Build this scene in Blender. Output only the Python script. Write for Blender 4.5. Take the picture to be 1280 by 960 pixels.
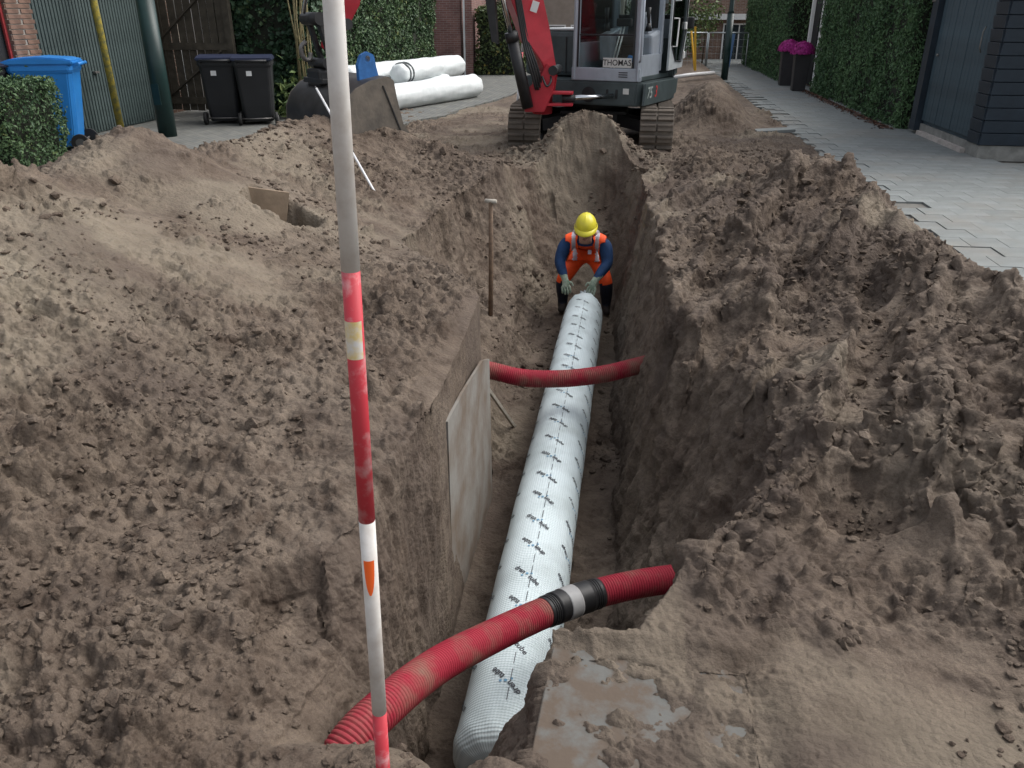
import bpy, bmesh, math, random
import numpy as np
from mathutils import Vector, Matrix, Quaternion

random.seed(7)
RNG = np.random.default_rng(11)
for o in list(bpy.data.objects):
    bpy.data.objects.remove(o)
scene = bpy.context.scene
COL = scene.collection
R = math.radians

# ---------------------------------------------------------------- camera, sky, sun, exposure
cam_data = bpy.data.cameras.new('camera')
cam_data.sensor_width = 36.0
cam_data.lens = 36.0 * 1000.0 / 1280.0
cam_data.clip_start = 0.05
cam_data.clip_end = 600.0
cam = bpy.data.objects.new('camera', cam_data)
COL.objects.link(cam)
cam.location = (0, 0, 1.75)
cam.rotation_euler = (R(90 - 24.7), 0, R(8.3))
scene.camera = cam

SUN_EL, SUN_AZ = R(50), R(62)          # soft overcast light, brightest part of the sky over the right side of the street
world = bpy.data.worlds.new('World')
scene.world = world
world.use_nodes = True
wn, wl = world.node_tree.nodes, world.node_tree.links
wn.clear()
sky = wn.new('ShaderNodeTexSky')
sky.sky_type = 'NISHITA'
sky.sun_disc = False
sky.sun_elevation = SUN_EL
sky.sun_rotation = SUN_AZ
sky.air_density = 1.0
sky.dust_density = 4.0
sky.ozone_density = 1.0
hs = wn.new('ShaderNodeHueSaturation')
hs.inputs['Saturation'].default_value = 0.32
bg = wn.new('ShaderNodeBackground')
bg.inputs['Strength'].default_value = 0.12
wo = wn.new('ShaderNodeOutputWorld')
wl.new(sky.outputs[0], hs.inputs['Color'])
wl.new(hs.outputs[0], bg.inputs['Color'])
wl.new(bg.outputs[0], wo.inputs['Surface'])

sun_data = bpy.data.lights.new('sun', 'SUN')
sun_data.energy = 0.8
sun_data.angle = R(55)
sun_data.color = (1.0, 0.97, 0.93)
sun = bpy.data.objects.new('sun', sun_data)
COL.objects.link(sun)
sd = Vector((math.sin(SUN_AZ) * math.cos(SUN_EL), math.cos(SUN_AZ) * math.cos(SUN_EL), math.sin(SUN_EL)))
sun.rotation_euler = sd.to_track_quat('Z', 'Y').to_euler()

scene.view_settings.view_transform = 'Standard'
scene.view_settings.look = 'None'
scene.view_settings.exposure = 1.1
scene.view_settings.gamma = 1.0
scene.view_settings.use_curve_mapping = False

# ---------------------------------------------------------------- helpers
def obj_from_mesh(name, me, mats=None, parent=None):
    o = bpy.data.objects.new(name, me)
    COL.objects.link(o)
    if mats is not None:
        if not isinstance(mats, (list, tuple)):
            mats = [mats]
        if len(me.materials) == 0:
            for m in mats:
                me.materials.append(m)
    if parent is not None:
        o.parent = parent
        if parent.type == 'EMPTY' and parent.get('_off') is not None:
            o.matrix_parent_inverse = Matrix.Translation(-Vector(parent['_off'][:]))
    return o

def np_mesh(name, V, F, smooth=True):
    """V (n,3) float, F (m,k) int, all faces with the same number of corners"""
    me = bpy.data.meshes.new(name)
    V = np.ascontiguousarray(V, dtype=np.float32)
    F = np.ascontiguousarray(F, dtype=np.int32)
    k = F.shape[1]
    me.vertices.add(len(V))
    me.vertices.foreach_set('co', V.ravel())
    me.loops.add(F.size)
    me.loops.foreach_set('vertex_index', F.ravel())
    me.polygons.add(len(F))
    me.polygons.foreach_set('loop_start', np.arange(0, F.size, k, dtype=np.int32))
    me.polygons.foreach_set('loop_total', np.full(len(F), k, dtype=np.int32))
    me.polygons.foreach_set('use_smooth', np.full(len(F), smooth, dtype=bool))
    me.update(calc_edges=True)
    me.validate()
    return me

class MB:
    """collects shapes that become ONE mesh"""
    def __init__(self):
        self.v, self.f, self.sm, self.mi = [], [], [], []
    def add(self, verts, faces, smooth=False, mi=0):
        b = len(self.v)
        self.v += [tuple(p) for p in verts]
        for f in faces:
            self.f.append([b + i for i in f])
            self.sm.append(smooth)
            self.mi.append(mi)
        return self
    def box(self, c, s, M=None, bev=0.0, mi=0):
        x, y, z = s[0] / 2, s[1] / 2, s[2] / 2
        if bev <= 0:
            pts = [(-x,-y,-z),(x,-y,-z),(x,y,-z),(-x,y,-z),(-x,-y,z),(x,-y,z),(x,y,z),(-x,y,z)]
            fs = [(3,2,1,0),(4,5,6,7),(0,1,5,4),(1,2,6,5),(2,3,7,6),(3,0,4,7)]
        else:
            bm = bmesh.new()
            bmesh.ops.create_cube(bm, size=1.0)
            for v in bm.verts:
                v.co = Vector((v.co.x * s[0], v.co.y * s[1], v.co.z * s[2]))
            bmesh.ops.bevel(bm, geom=list(bm.edges), offset=bev, segments=2, affect='EDGES', profile=0.6)
            bm.verts.index_update()
            pts = [tuple(v.co) for v in bm.verts]
            fs = [[v.index for v in f.verts] for f in bm.faces]
            bm.free()
        out = []
        for p in pts:
            p = Vector(p)
            if M is not None:
                p = M @ p
            out.append(p + Vector(c))
        return self.add(out, fs, False, mi)
    def bar(self, a, b, w, h, up=(0, 0, 1), bev=0.0, mi=0):
        a, b = Vector(a), Vector(b)
        d = b - a
        L = d.length
        d.normalize()
        u = Vector(up)
        s = d.cross(u)
        if s.length < 1e-4:
            s = d.cross(Vector((1, 0, 0)))
        s.normalize()
        u = s.cross(d)
        M = Matrix((d, s, u)).transposed()
        return self.box((a + b) / 2, (L, w, h), M, bev, mi)
    def tube(self, pts, r, n=12, cap=True, smooth=True, mi=0):
        pts = [Vector(p) for p in pts]
        m = len(pts)
        rr = r if isinstance(r, (list, tuple, np.ndarray)) else [r] * m
        t0 = (pts[1] - pts[0]).normalized()
        u = t0.cross(Vector((0.013, 0.0, 1)))
        if u.length < 1e-3:
            u = t0.cross(Vector((1, 0, 0)))
        u.normalize()
        V, Fc = [], []
        for i in range(m):
            if i == 0: t = pts[1] - pts[0]
            elif i == m - 1: t = pts[-1] - pts[-2]
            else: t = pts[i + 1] - pts[i - 1]
            if t.length < 1e-9: t = t0.copy()
            t.normalize()
            u = (u - t * u.dot(t)).normalized()
            w = t.cross(u)
            for k in range(n):
                a = 2 * math.pi * k / n
                V.append(pts[i] + (u * math.cos(a) + w * math.sin(a)) * rr[i])
        for i in range(m - 1):
            for k in range(n):
                k2 = (k + 1) % n
                Fc.append((i * n + k, i * n + k2, (i + 1) * n + k2, (i + 1) * n + k))
        self.add(V, Fc, smooth, mi)
        if cap:
            b = len(self.v) - m * n
            self.f.append([b + k for k in range(n)][::-1]); self.sm.append(False); self.mi.append(mi)
            self.f.append([b + (m - 1) * n + k for k in range(n)]); self.sm.append(False); self.mi.append(mi)
        return self
    def prism(self, poly, a, b, axes='xz', M=None, mi=0):
        """polygon in a plane, extruded from a to b along the third axis"""
        n = len(poly)
        V = []
        for t in (a, b):
            for (p, q) in poly:
                c = {'xz': (p, t, q), 'yz': (t, p, q), 'xy': (p, q, t)}[axes]
                c = Vector(c)
                V.append(M @ c if M is not None else c)
        Fc = [list(range(n)), list(range(n, 2 * n))[::-1]]
        for i in range(n):
            j = (i + 1) % n
            Fc.append([i, n + i, n + j, j])
        return self.add(V, Fc, False, mi)
    def build(self, name, mats, parent=None, bevel=0.0, smooth_angle=None):
        me = bpy.data.meshes.new(name)
        me.from_pydata(self.v, [], self.f)
        me.polygons.foreach_set('use_smooth', self.sm)
        me.polygons.foreach_set('material_index', self.mi)
        me.validate()
        bm = bmesh.new(); bm.from_mesh(me)
        bmesh.ops.recalc_face_normals(bm, faces=bm.faces)
        if bevel > 0:
            es = [e for e in bm.edges if len(e.link_faces) == 2 and e.calc_face_angle(0) > 0.6]
            bmesh.ops.bevel(bm, geom=es, offset=bevel, segments=2, affect='EDGES', clamp_overlap=True)
        bm.to_mesh(me); bm.free()
        me.update()
        return obj_from_mesh(name, me, mats, parent)

def tag(o, label=None, cat=None, group=None, kind=None):
    if label: o['label'] = label
    if cat: o['category'] = cat
    if group: o['group'] = group
    if kind: o['kind'] = kind
    return o

def thing(name, label, cat, loc=(0, 0, 0), group=None, world_parts=True):
    """Empty at a thing's base; with world_parts its parts are given in world coordinates"""
    o = bpy.data.objects.new(name, None)
    o.empty_display_size = 0.1
    COL.objects.link(o)
    o.location = loc
    if world_parts:
        o['_off'] = tuple(loc)
    return tag(o, label, cat, group)

def copy_tree(o, parent=None):
    c = o.copy()
    COL.objects.link(c)
    c.parent = parent
    if parent is not None:
        c.matrix_parent_inverse = o.matrix_parent_inverse.copy()
    for ch in list(o.children):
        copy_tree(ch, c)
    return c

# ---------------------------------------------------------------- materials
def mat(name, col, rough=0.7, metal=0.0, var=0.0, vscale=8.0, bump=0.0, bscale=40.0, col2=None, spec=0.4, trans=0.0, coords='Object', detail=6.0, vlo=0.35, vhi=0.65):
    m = bpy.data.materials.new(name)
    m.use_nodes = True
    nt = m.node_tree
    N, L = nt.nodes, nt.links
    p = N['Principled BSDF']
    p.inputs['Base Color'].default_value = (*col, 1)
    p.inputs['Roughness'].default_value = rough
    p.inputs['Metallic'].default_value = metal
    p.inputs['Specular IOR Level'].default_value = spec
    if trans:
        p.inputs['Transmission Weight'].default_value = trans
    if var > 0 or col2 or bump > 0:
        tc = N.new('ShaderNodeTexCoord')
    if var > 0 or col2:
        nz = N.new('ShaderNodeTexNoise')
        nz.inputs['Scale'].default_value = vscale
        nz.inputs['Detail'].default_value = detail
        nz.inputs['Roughness'].default_value = 0.62
        L.new(tc.outputs[coords], nz.inputs['Vector'])
        cr = N.new('ShaderNodeValToRGB')
        c2 = col2 if col2 else tuple(min(1, c * (1 + var)) for c in col)
        c1 = col if col2 else tuple(c * (1 - var) for c in col)
        cr.color_ramp.elements[0].position = vlo
        cr.color_ramp.elements[1].position = vhi
        cr.color_ramp.elements[0].color = (*c1, 1)
        cr.color_ramp.elements[1].color = (*c2, 1)
        L.new(nz.outputs['Fac'], cr.inputs[0])
        L.new(cr.outputs[0], p.inputs['Base Color'])
    if bump > 0:
        bz = N.new('ShaderNodeTexNoise')
        bz.inputs['Scale'].default_value = bscale
        bz.inputs['Detail'].default_value = 5
        L.new(tc.outputs[coords], bz.inputs['Vector'])
        b = N.new('ShaderNodeBump')
        b.inputs['Strength'].default_value = bump
        b.inputs['Distance'].default_value = 0.02
        L.new(bz.outputs['Fac'], b.inputs['Height'])
        L.new(b.outputs[0], p.inputs['Normal'])
    return m

def sand_material():
    m = bpy.data.materials.new('damp_sand')
    m.use_nodes = True
    N, L = m.node_tree.nodes, m.node_tree.links
    p = N['Principled BSDF']
    p.inputs['Roughness'].default_value = 0.93
    p.inputs['Specular IOR Level'].default_value = 0.22
    tc = N.new('ShaderNodeTexCoord')
    def noise(s, d=5.0, r=0.6, dist=0.0):
        n = N.new('ShaderNodeTexNoise')
        n.inputs['Scale'].default_value = s; n.inputs['Detail'].default_value = d
        n.inputs['Roughness'].default_value = r; n.inputs['Distortion'].default_value = dist
        L.new(tc.outputs['Object'], n.inputs['Vector'])
        return n.outputs['Fac']
    def ramp(f, stops):
        c = N.new('ShaderNodeValToRGB')
        e = c.color_ramp.elements
        e[0].position, e[0].color = stops[0][0], (*stops[0][1], 1)
        e[1].position, e[1].color = stops[-1][0], (*stops[-1][1], 1)
        for q, cc in stops[1:-1]:
            k = e.new(q); k.color = (*cc, 1)
        L.new(f, c.inputs[0])
        return c.outputs[0]
    def mix(f, a, b, mode='MIX'):
        x = N.new('ShaderNodeMix'); x.data_type = 'RGBA'; x.blend_type = mode
        if isinstance(f, float): x.inputs[0].default_value = f
        else: L.new(f, x.inputs[0])
        L.new(a, x.inputs[6])
        if isinstance(b, tuple): x.inputs[7].default_value = (*b, 1)
        else: L.new(b, x.inputs[7])
        return x.outputs[2]
    base = ramp(noise(1.1, 4, 0.6, 0.4), [(0.32, (0.104, 0.079, 0.061)), (0.52, (0.138, 0.109, 0.086)), (0.70, (0.166, 0.135, 0.108))])
    mid = ramp(noise(7.0, 6, 0.65), [(0.33, (0.58, 0.54, 0.52)), (0.5, (0.98, 0.97, 0.96)), (0.68, (1.28, 1.27, 1.24))])
    c = mix(1.0, base, mid, 'MULTIPLY')
    fine = ramp(noise(210.0, 3, 0.7), [(0.30, (0.72, 0.70, 0.69)), (0.55, (1.0, 1.0, 1.0)), (0.75, (1.26, 1.25, 1.22))])
    c = mix(1.0, c, fine, 'MULTIPLY')
    at = N.new('ShaderNodeAttribute'); at.attribute_name = 'tone'
    sep = N.new('ShaderNodeSeparateColor'); L.new(at.outputs['Color'], sep.inputs[0])
    c = mix(sep.outputs[0], c, (0.245, 0.21, 0.16))       # dry, pale yellowish crust
    c = mix(sep.outputs[1], c, (0.085, 0.065, 0.053))      # dark humus clods
    L.new(c, p.inputs['Base Color'])
    # fine grain relief
    b1 = N.new('ShaderNodeBump'); b1.inputs['Strength'].default_value = 0.7; b1.inputs['Distance'].default_value = 0.020
    L.new(noise(55.0, 6, 0.7), b1.inputs['Height'])
    b2 = N.new('ShaderNodeBump'); b2.inputs['Strength'].default_value = 0.35; b2.inputs['Distance'].default_value = 0.004
    L.new(noise(260.0, 3, 0.7), b2.inputs['Height'])
    vo = N.new('ShaderNodeTexVoronoi'); vo.inputs['Scale'].default_value = 42.0; vo.inputs['Randomness'].default_value = 1.0
    L.new(tc.outputs['Object'], vo.inputs['Vector'])
    b3 = N.new('ShaderNodeBump'); b3.inputs['Strength'].default_value = 0.45; b3.inputs['Distance'].default_value = 0.012; b3.invert = True
    L.new(vo.outputs['Distance'], b3.inputs['Height']); L.new(b1.outputs[0], b3.inputs['Normal'])
    L.new(b3.outputs[0], b2.inputs['Normal'])
    L.new(b2.outputs[0], p.inputs['Normal'])
    return m
SAND = sand_material()

# ---------------------------------------------------------------- noise in numpy
def _hash(ix, iy, iz, seed):
    h = (ix.astype(np.uint32) * np.uint32(374761393) + iy.astype(np.uint32) * np.uint32(668265263)
         + iz.astype(np.uint32) * np.uint32(2147483647 & 0x5bd1e995) + np.uint32((seed * 974711) & 0xffffffff))
    h = (h ^ (h >> np.uint32(13))) * np.uint32(1274126177)
    h = h ^ (h >> np.uint32(16))
    return h
def _rnd(ix, iy, iz, seed):
    return (_hash(ix, iy, iz, seed) & np.uint32(0xffffff)).astype(np.float32) / np.float32(0xffffff)
def vnoise(x, y, z=None, seed=0):
    x = np.asarray(x, np.float32); y = np.asarray(y, np.float32)
    ix = np.floor(x).astype(np.int32); iy = np.floor(y).astype(np.int32)
    fx = x - ix; fy = y - iy
    fx = fx * fx * fx * (fx * (fx * 6 - 15) + 10); fy = fy * fy * fy * (fy * (fy * 6 - 15) + 10)
    def layer(iz):
        a = _rnd(ix, iy, iz, seed); b = _rnd(ix + 1, iy, iz, seed)
        c = _rnd(ix, iy + 1, iz, seed); d = _rnd(ix + 1, iy + 1, iz, seed)
        ab = a + (b - a) * fx
        cd = c + (d - c) * fx
        return ab + (cd - ab) * fy
    if z is None:
        return layer(np.zeros_like(ix)) * 2 - 1
    z = np.asarray(z, np.float32)
    iz = np.floor(z).astype(np.int32); fz = z - iz
    fz = fz * fz * fz * (fz * (fz * 6 - 15) + 10)
    l0 = layer(iz); l1 = layer(iz + 1)
    return (l0 + (l1 - l0) * fz) * 2 - 1
def fbm(x, y, z=None, oct=4, seed=0, gain=0.5, lac=2.03):
    s = 0; a = 1.0; f = 1.0; tot = 0
    for o in range(oct):
        s = s + a * vnoise(x * f + 17.3 * o, y * f - 9.1 * o, None if z is None else z * f + 3.7 * o, seed + o * 31)
        tot += a; a *= gain; f *= lac
    return s / tot
def cells(x, y, seed=0):
    """2-D cell noise: nearest distance, two randoms of the cell, offset to the cell centre"""
    x = np.asarray(x, np.float32); y = np.asarray(y, np.float32)
    ix = np.floor(x).astype(np.int32); iy = np.floor(y).astype(np.int32)
    fx = x - ix; fy = y - iy
    z0 = np.zeros(1, np.int32)
    F1 = np.full(x.shape, 9.0, np.float32)
    DX = np.zeros(x.shape, np.float32); DY = DX.copy(); H = np.zeros(x.shape, np.uint32)
    q = np.float32(0.84 / 255.0)
    for i in (-1, 0, 1):
        for j in (-1, 0, 1):
            h = _hash(ix + i, iy + j, z0, seed)
            dx = fx - np.float32(i + 0.08) - (h & np.uint32(255)).astype(np.float32) * q
            dy = fy - np.float32(j + 0.08) - ((h >> np.uint32(8)) & np.uint32(255)).astype(np.float32) * q
            d = dx * dx + dy * dy
            near = d < F1
            np.copyto(F1, d, where=near); np.copyto(DX, dx, where=near); np.copyto(DY, dy, where=near); np.copyto(H, h, where=near)
    ID = ((H >> np.uint32(16)) & np.uint32(255)).astype(np.float32) / 255.0
    ID2 = ((H >> np.uint32(24)) & np.uint32(255)).astype(np.float32) / 255.0
    return np.sqrt(F1), None, ID, ID2, DX, DY
def sstep(a, b, x):
    t = np.clip((x - a) / (b - a), 0, 1)
    return t * t * (3 - 2 * t)
def smax(a, b, k):
    h = np.clip(0.5 + 0.5 * (a - b) / k, 0, 1)
    return b + (a - b) * h + k * h * (1 - h)
def sdf_poly(x, y, P):
    """signed distance to a polygon, negative inside"""
    P = np.array(P, np.float32)
    d = np.full(x.shape, 1e9, np.float32); s = np.ones(x.shape, np.float32)
    n = len(P)
    j = n - 1
    for i in range(n):
        ex, ey = P[j, 0] - P[i, 0], P[j, 1] - P[i, 1]
        wx, wy = x - P[i, 0], y - P[i, 1]
        t = np.clip((wx * ex + wy * ey) / (ex * ex + ey * ey), 0, 1)
        bx, by = wx - ex * t, wy - ey * t
        d = np.minimum(d, bx * bx + by * by)
        c1 = y >= P[i, 1]; c2 = y < P[j, 1]; c3 = ex * wy > ey * wx
        flip = (c1 & c2 & c3) | (~c1 & ~c2 & ~c3)
        s = np.where(flip, -s, s)
        j = i
    return s * np.sqrt(d)

# ---------------------------------------------------------------- the dug-up street: one ground sheet
RIM = [(-0.95, 1.42), (-0.60, 1.44), (-0.17, 1.42), (-0.15, 1.94), (0.11, 1.97), (0.30, 2.38), (0.54, 2.70), (0.68, 3.2), (0.68, 4.0),
       (0.50, 4.6), (0.34, 5.2), (0.28, 6.5), (0.20, 8.4), (0.14, 9.6), (0.05, 10.45), (-0.30, 10.95), (-0.60, 11.0), (-0.95, 10.85), (-1.25, 10.3), (-1.2, 8.8),
       (-1.10, 7.4), (-1.06, 6.0), (-1.0, 5.3), (-0.93, 4.90), (-0.895, 4.2), (-0.872, 3.52), (-0.89, 3.1), (-0.94, 2.75), (-0.92, 2.45), (-1.03, 2.1), (-1.07, 1.8), (-1.02, 1.55)]
FLOOR = [(-0.66, 2.05), (-0.30, 2.25), (-0.10, 2.6), (0.02, 3.2), (0.06, 4.2), (0.02, 5.2), (-0.04, 6.5), (-0.10, 8.4), (-0.18, 10.0), (-0.80, 10.0),
         (-0.90, 9.0), (-0.90, 7.4), (-0.93, 6.0), (-0.90, 5.0), (-0.87, 4.5), (-0.838, 3.46), (-0.82, 3.0), (-0.79, 2.5), (-0.74, 2.2)]
RIM2 = [(-0.6, 5.15), (-1.02, 5.2), (-1.45, 5.75), (-1.78, 6.3), (-1.86, 7.2), (-1.84, 8.2), (-1.66, 9.0), (-1.36, 9.9), (-1.0, 10.4), (-0.6, 9.5)]
FLOOR2 = [(-0.6, 5.5), (-1.15, 5.6), (-1.58, 6.3), (-1.70, 7.2), (-1.60, 7.9), (-1.30, 8.5), (-1.05, 9.0), (-0.6, 9.0)]

def surface(x, y):
    """ground before the trench is cut: road bed plus the spoil heaps"""
    z = -0.065 + 0.035 * fbm(x * 0.9, y * 0.9, oct=3, seed=3)
    # rutted road bed by the excavator
    rb = sstep(8.5, 10.5, y) * sstep(-4.2, -2.6, x) * (1 - sstep(1.9, 2.4, x)) * (1 - sstep(19, 24, y))
    z = z + rb * (0.10 * fbm(x * 1.6, y * 1.6, oct=4, seed=8) + 0.02)
    # left spoil heap
    yk = [-6, 0, 2.5, 4.3, 4.85, 5.15, 5.35, 5.7, 6.05, 6.5, 6.9, 7.4, 8.2, 9.2, 10.2, 10.9, 11.7]
    zc = np.interp(y, yk, [0.95, 0.95, 1.0, 1.0, 0.86, 0.76, 0.80, 0.93, 0.98, 0.76, 0.62, 0.62, 0.68, 0.66, 0.66, 0.46, 0.0])
    xc = np.interp(y, [-6, 6, 7.4, 8.3, 9.2, 10.2, 12], [-3.9, -3.85, -3.75, -3.65, -3.6, -3.5, -3.5])
    xt = np.interp(y, [-6, 1.5, 2.4, 3.0, 4.0, 5.0, 6.0, 7.0, 8.5, 10, 12], [-1.7, -1.65, -1.65, -1.55, -1.40, -1.35, -1.6, -1.75, -1.9, -2.3, -2.6])
    s = np.clip((x - xc) / (xt - xc), 0, 1.2)
    right = zc * np.clip(1 - s, 0, 1) ** 1.12
    left = zc * (1 - sstep(0.0, 1.75, xc - x))
    heap = np.where(x > xc, right, left)
    heap = heap + 0.09 * sstep(0.05, 0.5, heap) * fbm(x * 1.1 + 4, y * 1.1, oct=3, seed=21)
    # heap end wrapping round behind the pit
    ax, ay, bx, by = -3.5, 9.9, -1.7, 9.35
    t = np.clip(((x - ax) * (bx - ax) + (y - ay) * (by - ay)) / ((bx - ax) ** 2 + (by - ay) ** 2), 0, 1)
    dd = np.sqrt((x - ax - t * (bx - ax)) ** 2 + (y - ay - t * (by - ay)) ** 2)
    heap2 = (0.66 - 0.42 * t) * np.clip(1 - dd / (1.9 - 1.0 * t), 0, 1)
    z = smax(z, smax(heap, heap2, 0.12) - 0.02, 0.10)
    # berm between heap and trench, a little raised
    z = z + 0.10 * sstep(-2.2, -1.5, x) * (1 - sstep(-1.15, -0.6, x)) * sstep(2.2, 3.4, y) * (1 - sstep(5.2, 6.2, y))
    # right spoil heap
    yk = [-6, 0, 2.0, 3.5, 4.6, 5.6, 6.4, 7.4, 8.2, 8.9, 9.6, 10.4]
    zc = np.interp(y, yk, [0.35, 0.35, 0.42, 0.46, 0.42, 0.36, 0.38, 0.44, 0.50, 0.40, 0.20, 0.0])
    xc = np.interp(y, yk, [2.2, 2.2, 2.15, 2.1, 2.1, 2.1, 2.05, 1.98, 1.86, 1.82, 1.8, 1.75])
    xt = np.interp(y, [-6, 1.2, 1.7, 2.1, 2.5, 2.9, 4, 5, 8, 10], [1.8, 1.7, 1.5, 1.15, 0.72, 0.42, 0.30, 0.15, 0.25, 0.7])
    s = np.clip((x - xt) / (xc - xt), 0, 1)
    l = zc * (0.55 * s + 0.45 * s ** 2.6)
    r = zc * (1 - sstep(0.0, 0.52, x - xc)) - 0.02
    hr = np.where(x < xc, l, r)
    hr = hr + 0.12 * sstep(0.03, 0.3, hr) * fbm(x * 1.7 + 9, y * 1.7, oct=3, seed=41)
    z = smax(z, hr, 0.08)
    # low shelf along the right rim
    z = z - 0.24 * np.exp(-((x - 0.2) / 0.36) ** 2) * sstep(3.6, 4.6, y) * (1 - sstep(8.2, 9.4, y))
    # mound in front of the excavator, heap beside it
    z = smax(z, 0.68 * np.exp(-(((x + 0.60) / 0.62) ** 2)) * np.exp(-(((y - 10.95) / 0.42) ** 2)) - 0.03, 0.06)
    z = smax(z, 0.78 * np.exp(-(((x - 1.32) / 0.62) ** 2 + ((y - 15.3) / 1.1) ** 2)) - 0.06, 0.06)
    z = smax(z, 0.30 * np.exp(-(((x - 0.95) / 0.55) ** 2 + ((y - 10.3) / 0.8) ** 2)) - 0.06, 0.06)
    z = smax(z, 0.40 * np.exp(-(((x - 0.6) / 2.2) ** 2 + ((y - 27.0) / 1.5) ** 2)) - 0.10, 0.06)
    z = smax(z, 0.35 * np.exp(-(((x - 1.2) / 1.3) ** 2 + ((y - 21.0) / 1.7) ** 2)) - 0.10, 0.06)
    z = z - 0.11 * sstep(-1.25, -0.95, x) * (1 - sstep(-0.42, -0.22, x)) * (1 - sstep(1.6, 1.9, y)) * sstep(0.2, 1.0, y)
    # nothing lies on the pavement beyond the heap's foot
    z = z + (np.minimum(z, -0.055) - z) * sstep(2.50, 2.68, x)
    return z

def carve(z, x, y, rim, floor, zf, p=0.85):
    dr = -sdf_poly(x, y, rim)
    df = sdf_poly(x, y, floor)
    t = np.where(df <= 0, 1.0, np.clip(dr, 0, None) / (np.clip(dr, 0, None) + np.clip(df, 1e-5, None)))
    t = np.where(dr <= 0, 0.0, t)
    w = t ** p
    return z + (np.minimum(zf, z) - z) * w, t

DENTS = [(-2.66, 5.93, 0.32, 0.24, 0.36), (-1.62, 4.35, 0.22, 0.4, 0.10), (-1.05, 1.98, 0.14, 0.2, 0.15), (1.05, 2.75, 0.3, 0.2, 0.12), (-2.9, 2.3, 0.5, 0.35, 0.14)]
def height(x, y):
    wx = 0.075 * fbm(x * 1.5, y * 1.5, oct=3, seed=51) + 0.028 * fbm(x * 6, y * 6, oct=2, seed=55)
    wy = 0.075 * fbm(x * 1.5, y * 1.5, oct=3, seed=61) + 0.028 * fbm(x * 6, y * 6, oct=2, seed=65)
    keep = 1 - 0.9 * sstep(3.2, 3.55, y) * (1 - sstep(4.85, 5.1, y)) * (1 - sstep(-0.75, -0.6, x))   # straight behind the sheet
    keep = keep * (1 - 0.85 * (1 - sstep(1.9, 2.1, y)) * sstep(-0.5, -0.25, x))
    keep = keep * (1 - 0.45 * (1 - sstep(3.0, 4.0, y)))
    wx, wy = wx * keep, wy * keep
    z = surface(x, y)
    for (dx, dy, rx, ry, dep) in DENTS:
        q = ((x + 2 * wx - dx) / rx) ** 2 + ((y + 2 * wy - dy) / ry) ** 2
        z = z - dep * (1 - sstep(0.45, 1.05, q))
    # crags: tilted plates on the right bank
    mr = sstep(0.05, 0.35, x) * (1 - sstep(2.3, 2.6, x)) * sstep(1.95, 2.8, y) * sstep(0.15, 0.5, x + 0.9 * (y - 2.2)) * (1 - sstep(9.4, 10.6, y))
    ca, sa = math.cos(R(-27)), math.sin(R(-27))
    u = x * ca + y * sa; v = -x * sa + y * ca
    u2 = u + 0.10 * fbm(x * 2.5, y * 2.5, oct=3, seed=71); v2 = v + 0.14 * fbm(x * 2.5 + 7, y * 2.5, oct=3, seed=73)
    r1 = 1 - np.abs(fbm(u2 / 0.40, v2 / 1.9, oct=3, seed=81))
    r2 = 1 - np.abs(fbm(u2 / 0.17 + 5, v2 / 0.8, oct=3, seed=85))
    r3 = fbm(u2 / 0.75 + 2, v2 / 1.6, oct=2, seed=87)
    z = z + mr * (0.17 * (r1 ** 2 - 0.62) + 0.06 * (r2 ** 2 - 0.6) + 0.12 * r3)
    # long scraped furrows: a smooth face rising from the left, a sharp drop on the right
    for (ax, ay, bx, by, hh, wl) in ((0.60, 5.15, 0.26, 4.05, 0.17, 0.22), (1.62, 8.1, 0.92, 6.5, 0.24, 0.34), (1.03, 6.1, 0.86, 4.5, 0.16, 0.26), (1.22, 4.3, 0.80, 2.95, 0.17, 0.26),
                                     (1.42, 3.5, 1.16, 2.45, 0.16, 0.24), (1.62, 6.2, 1.32, 4.5, 0.15, 0.26), (0.68, 6.6, 0.45, 5.5, 0.13, 0.20), (1.92, 5.6, 1.66, 4.2, 0.13, 0.22)):
        ex_, ey_ = bx - ax, by - ay
        ln = math.hypot(ex_, ey_)
        wob = 0.05 * fbm(x * 4, y * 4, oct=3, seed=int(ay * 10))
        t = ((x - ax) * ex_ + (y - ay) * ey_) / ln ** 2
        d = ((x - ax) * -ey_ + (y - ay) * ex_) / ln + wob          # positive to the right of the line seen from the trench
        d = d * (1 if ex_ * 0 - ey_ * 1 > 0 else -1)
        prof = np.where(d < 0, np.clip(1 + d / wl, 0, 1), np.clip(1 - d / 0.05, 0, 1))
        z = z + 0.85 * hh * prof * sstep(-0.12, 0.15, t) * (1 - sstep(0.8, 1.1, t))
    # level bed under the muddy plate
    pm = sstep(-0.24, -0.17, x) * (1 - sstep(0.42, 0.55, x)) * (1 - sstep(1.86, 1.95, y))
    z = z + (-0.050 - z) * pm
    # pit with the shovel, then the trench
    zf2 = -0.86 + 0.10 * fbm(x * 3, y * 3, oct=3, seed=91) - 0.35 * sstep(-1.35, -0.95, x)
    z, t2 = carve(z, x + wx, y + wy, RIM2, FLOOR2, zf2, 0.6)
    zf = -1.405 + 0.035 * fbm(x * 3, y * 3, oct=3, seed=95) + 0.42 * sstep(8.95, 9.9, y) + 0.22 * (1 - sstep(2.0, 2.5, y))
    pw = 0.85 + 0.75 * (1 - sstep(2.5, 3.2, y)) * (1 - sstep(-0.6, -0.4, x)) - 0.15 * sstep(-0.2, 0.1, x) * (1 - sstep(2.8, 3.6, y)) + 0.30 * sstep(-0.2, 0.1, x) * sstep(2.9, 3.8, y) * (1 - sstep(6, 8, y))
    z, t = carve(z, x + wx, y + wy, RIM, FLOOR, zf, pw)
    return z, t, t2

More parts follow.
